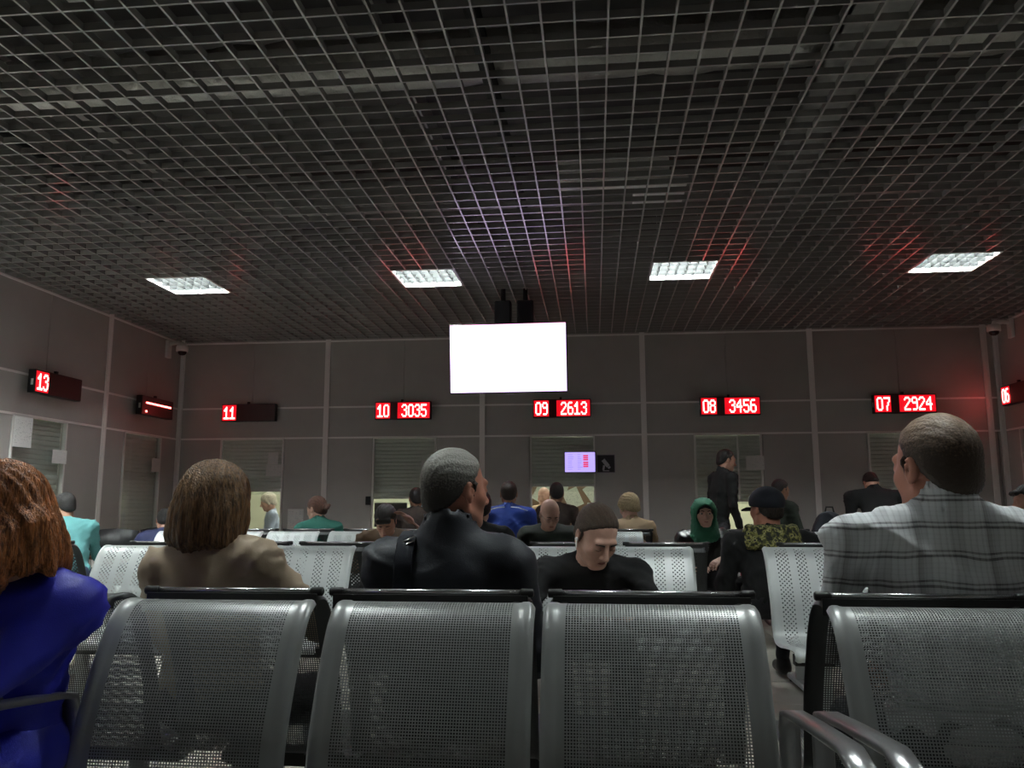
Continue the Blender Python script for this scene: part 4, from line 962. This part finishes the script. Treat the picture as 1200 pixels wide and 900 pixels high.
# blue jacket woman at left
person('woman with long ginger hair in a royal blue jacket, cut by the left edge', (-1.435, 1.84, 1.085), PI, None, lean=.12, tilt=-.12, hyaw=-.75, hpitch=.42, hs=1.06, s=1.0, sw=.165, bulk=1.0, top='blue_sat', topc='jacket', amp=.007, skin='skinp', hair='long', hairc='h_ginger', collar=.02, seed=14, fine=.007, hairamp=.005, wfreq=1.1,
       arms={'L': {'el': (-.15, .13, .80), 'wr': (.06, .32, .82)}, 'R': {'el': (.26, .20, .70), 'wr': (.04, .36, .72)}}, bottom='blue_sat')
# teal shirt man at the left counter
person('man in an aqua t-shirt sitting at the left wall counter', (-4.80, 7.02, 1.118), .75, None, lean=.35, hyaw=.35, hpitch=.25, sw=.215, bulk=1.4, top='teal', topc='tee', amp=.005, skin='skind', hair='short', hairc='h_black', collar=.01, seed=17, fine=.009, coarse=.017, bottom='jeans', seat=.42)
# hijab woman
t, K = person('woman in a green headscarf and black leather jacket facing the camera', (.895, 6.90, 1.045), PI, None, lean=.06, hyaw=.05, hpitch=-.02, hs=1.0, sw=.165, bulk=.95, top='leather', topc='jacket', amp=.005, skin='skinp', hair='none', collar=.01, seed=20, fine=.007, face='open', ears=False,
              arms={'L': {'el': (-.24, .28, .76), 'wr': (-.0, .52, .68), 'hn': (.2, 0, -1), 'curl': .5}})
hf = Field(K['H']-.3, K['H']+.2, .008); H, R = K['H'], K['R']
hf.ell(H+R @ np.array((0, -.008, .022)), (.108, .122, .120), R); hf.ell(H+np.array((0, .01, -.09)), (.112, .095, .085), None, .04); hf.ell(H+np.array((0, .03, -.17)), (.125, .10, .075), None, .04); hf.cone(H+np.array((-.05, .05, -.14)), H+np.array((.07, .10, -.22)), .05, .03, .03)
hf.ell(H+R @ np.array((0, .13, -.018)), (.076, .135, .094), R, .012, 'sub'); make('headscarf', hf, M['hijab'], t, 2, lambda P: folds(P, 4, .003, 2.2))
hf = Field(H-.15, H+.2, .008); hf.ell(H+R @ np.array((0, -.004, .022)), (.088, .103, .104), R); hf.ell(H+R @ np.array((0, .13, -.03)), (.064, .125, .086), R, .01, 'sub'); hf.plane(H, (0, 0, -1)); make('under_scarf', hf, M['black_knit'], t, 1)
b = thing('red_and_white_packet', 'small red and white packet beside the headscarf woman', 'packet', (1.02, 6.28, .60), .3); MB().bbox(-.03, .03, -.04, .04, 0, .10, .004).build('white_half', M['white'], b); MB().bbox(.031, .07, -.04, .04, -.02, .08, .004).build('red_half', M['redc'], b)
# cap man
t, K = person('man in a dark baseball cap with a camouflage collar, seen from behind', (1.075, 5.30, 1.095), 0, None, lean=.05, hyaw=.5, hpitch=.05, hs=1.08, s=1.05, sw=.215, bulk=1.25, top='black_knit', topc='jacket', amp=.005, skin='skinr', hair='fringe', hairc='h_dark', collar=.03, seed=23, fine=.007)
hf = Field(K['H']-.2, K['H']+.25, .007); H, R = K['H'], K['R']; hf.ell(H+R @ np.array((0, -.010, .040)), (.103, .124, .102), R); hf.plane(H+R @ np.array((0, 0, .012)), R @ np.array((0, .12, -1.0))); make('cap_crown', hf, M['cap'], t, 1)
b = MB(); n = 12
ring = [(math.cos(PI*i/n)*.084, .072+math.sin(PI*i/n)*.115) for i in range(n+1)]
vs = [K['T']((x, y, .026-1.6*x*x-.22*(y-.07))) for x, y in ring]+[K['T']((x, y, .020-1.6*x*x-.22*(y-.07))) for x, y in ring]; b.quad(vs, [tuple(range(n+1)), tuple(range(2*n+1, n, -1))]+[(i+1, i, i+n+1, i+n+2) for i in range(n)]+[(0, n, 2*n+1, n+1)]); b.build('cap_brim', M['cap'], t, True)
hf = Field(K['nk']-.25, K['nk']+.25, .010); q = K['nk']
for k in range(9):
    a = -PI*.95+PI*.9*k/8; hf.cone(q+np.array((math.cos(a)*.165, math.sin(a)*.11-.01, -.055)), q+np.array((math.cos(a)*.14, math.sin(a)*.09, .03)), .04, .032, .03)
hf.ell(q+np.array((0, 0, .0)), (.075, .06, .12), None, .01, 'sub'); make('camouflage_collar', hf, M['camo'], t, 2, lambda P: folds(P, 5, .003, 2))
# bald man with glasses
t, K = person('bald man with glasses in dark green, looking down in the third row', (-.375, 6.85, 1.045), PI, None, lean=.40, hyaw=.35, hpitch=.5, sw=.19, bulk=1.1, top='dgreen', topc='jacket', amp=.005, skin='skinp', hair='none', collar=.02, seed=26, fine=.007, face='closed', arms={'R': {'el': (.3, .3, .62), 'wr': (.1, .45, .64)}})
b = MB()
for q in (-1, 1):
    pts = [K['T']((q*.033+.022*math.cos(a), .106-.012*abs(math.cos(a)), -.002+.016*math.sin(a))) for a in np.linspace(0, 2*PI, 13)]; b.tube(pts, .0014, 6, cap=False); b.tube([K['T']((q*.055, .095, 0)), K['T']((q*.08, .0, .0))], .0013, 6)
b.tube([K['T']((-.011, .108, 0)), K['T']((.011, .108, 0))], .0014, 6); b.build('glasses', M['chrome'], t, True)
# brown jacket man
person('black haired man in a brown jacket bent forward, hand at his head', (-1.66, 6.42, 1.0), PI, None, lean=.55, hyaw=.1, hpitch=.70, sw=.195, bulk=1.1, top='brown_f', topc='jacket', amp=.005, skin='skin', hair='full', hairc='h_black', collar=.02, seed=29, fine=.007, face='closed',
       arms={'L': {'el': (-.42, .40, .86), 'wr': (-.19, .30, 1.02), 'hd': (.6, .1, .5), 'hn': (.5, .3, -.5), 'curl': .4}, 'R': {'el': (.30, .42, .62), 'wr': (.10, .50, .64)}})
# black clothed figure right behind the grey haired man's face
person('person in black, mostly hidden behind the grey haired man', (-.775, 5.42, 1.10), 0, None, lean=.1, hyaw=.2, hpitch=.2, sw=.18, top='black_knit', topc='jacket', hair='full', hairc='h_black', collar=.04, seed=31, fine=.010, coarse=.018)
# rear seats of the third row
person('man in a blue tracksuit top with white piping, seen from behind', (-.83, 7.93, 1.228), 0, None, lean=.05, hyaw=.1, hpitch=.1, sw=.20, bulk=1.12, top='blue_t', topc='jacket', amp=.004, skin='skind', hair='short', hairc='h_dark', collar=.035, seed=33, fine=.009, coarse=.017)
tr = bpy.data.objects[[o.name for o in bpy.data.objects if o.name.startswith('person')][-1]]
MB().tube([(-.19, -.055, 1.075), (-.1, -.068, 1.10), (-.03, -.075, 1.105)], .005, 6).build('white_piping', M['white'], tr, True); MB().tube([(.03, -.075, 1.105), (.1, -.068, 1.10), (.20, -.05, 1.065)], .005, 6).build('white_piping', M['white'], tr, True)
person('woman with short ash blond hair in a beige top, seen from behind', (.325, 7.92, 1.102), .12, None, lean=.12, hyaw=.5, hpitch=.3, sw=.17, bulk=1.15, top='beige', topc='shirt', amp=.004, skin='skinp', hair='pixie', hairc='h_blond', collar=.03, seed=35, fine=.008, coarse=.017, hairamp=.004)
person('woman with auburn hair in a bun and a green jacket, turned left', (-2.76, 7.95, 1.085), .55, None, lean=.22, hyaw=.6, hpitch=.2, sw=.17, bulk=1.1, top='green_f', topc='jacket', amp=.005, skin='skinp', hair='bun', hairc='h_brunb', collar=.05, seed=37, fine=.008, coarse=.017)
# people at the counters
person('man in a black jacket standing by the window under sign 08', (1.46, 9.22, 1.605), -1.2, None, lean=.16, hyaw=-.1, hpitch=.2, sw=.185, bulk=1.0, top='black_knit', topc='jacket', amp=.006, skin='skin', hair='short', hairc='h_black', collar=.05, seed=39, fine=.009, coarse=.017, standing=True, s=1.02)
person('dark haired person in a patterned top at the window under sign 10', (-2.04, 9.25, 1.20), .1, None, lean=.15, hyaw=.3, hpitch=.1, sw=.18, top='dress', topc='jacket', hair='short', hairc='h_black', collar=.03, seed=41, fine=.010, coarse=.018, skin='skind')
person('dark haired person in brown seated at the window under sign 09', (-.43, 9.35, 1.255), 0, None, lean=.12, hyaw=.1, hpitch=.05, sw=.185, top='dress', topc='shirt', hair='short', hairc='h_black', collar=.02, seed=43, fine=.010, coarse=.018, skin='skind')
person('dark clothed man facing right, beyond the capped man', (2.08, 9.45, 1.28), -.9, None, lean=.15, hyaw=-.2, hpitch=.25, sw=.185, top='dgreen', topc='jacket', hair='short', hairc='h_black', collar=.03, seed=45, fine=.010, coarse=.018, skin='skind')
person('large person in a black coat bent over the counter, head hidden', (3.10, 9.55, 1.36), 0, None, lean=.55, hpitch=.9, sw=.24, bulk=1.3, s=1.1, top='black_knit', topc='jacket', hair='short', hairc='h_black', collar=.05, seed=47, fine=.011, coarse=.018, standing=True)
person('dark haired man with glasses at the right edge, facing left', (3.30, 6.62, 1.14), 1.1, None, lean=.1, hyaw=.3, hpitch=.1, sw=.19, top='black_knit', topc='shirt', hair='full', hairc='h_black', collar=.03, seed=49, fine=.009, coarse=.018)
person('person in violet blue leaning at the window under sign 11', (-4.33, 9.35, 1.02), .2, None, lean=.55, hpitch=.4, sw=.19, bulk=1.1, top='violetb', topc='jacket', hair='short', hairc='h_dark', collar=.02, seed=51, fine=.011, coarse=.018)
person('person in dark blue, mostly hidden behind the tan jacket woman', (-4.38, 8.02, .97), .4, None, lean=.5, hpitch=.4, sw=.185, top='dkblue', topc='jacket', hair='short', hairc='h_black', collar=.02, seed=53, fine=.011, coarse=.018)
# clerks behind the glass
person('white haired clerk in a pale blue shirt behind the window under sign 11', (-4.62, 11.25, 1.175), PI/2+.5, None, lean=.1, hyaw=-.1, hpitch=.3, sw=.185, bulk=1.15, top='lblue', topc='shirt', skin='skinp', hair='pixie', hairc='h_white', collar=.03, seed=55, fine=.009, coarse=.018)
person('clerk in a pale blue shirt with a raised hand behind the window under sign 10', (-2.33, 11.3, 1.36), PI, None, lean=.05, sw=.185, top='lblue', topc='shirt', skin='skinp', hair='short', hairc='h_dark', collar=.02, seed=57, fine=.010, coarse=.018, seat=.55, arms={'L': {'el': (-.30, .12, .98), 'wr': (-.18, .24, 1.2), 'hd': (0, .1, 1)}})
person('bald clerk behind the window under sign 09', (-.69, 11.18, 1.238), PI-.4, None, lean=.1, hpitch=.2, sw=.185, top='beige', topc='shirt', skin='skinp', hair='none', collar=.03, seed=59, fine=.010, coarse=.018)
# black bag on a third row seat
t = thing('black_backpack', 'black bag standing on a third row seat left of the plaid shirt man', 'bag', (2.12, 7.70, .45), .1)
f = Field((-.25, -.2, -.05), (.25, .2, .7), .014); f.ell((0, 0, .30), (.19, .11, .32), None); f.plane((0, 0, .0), (0, 0, -1)); f.ell((0, -.10, .2), (.13, .05, .14), None, .03); make('bag_body', f, M['cap'], t, 1, lambda P: folds(P, 3, .004))
MB().tube([(-.04, 0, .60), (-.03, 0, .65), (.03, 0, .65), (.04, 0, .60)], .008, 8).build('grab_handle', M['dark'], t, True)
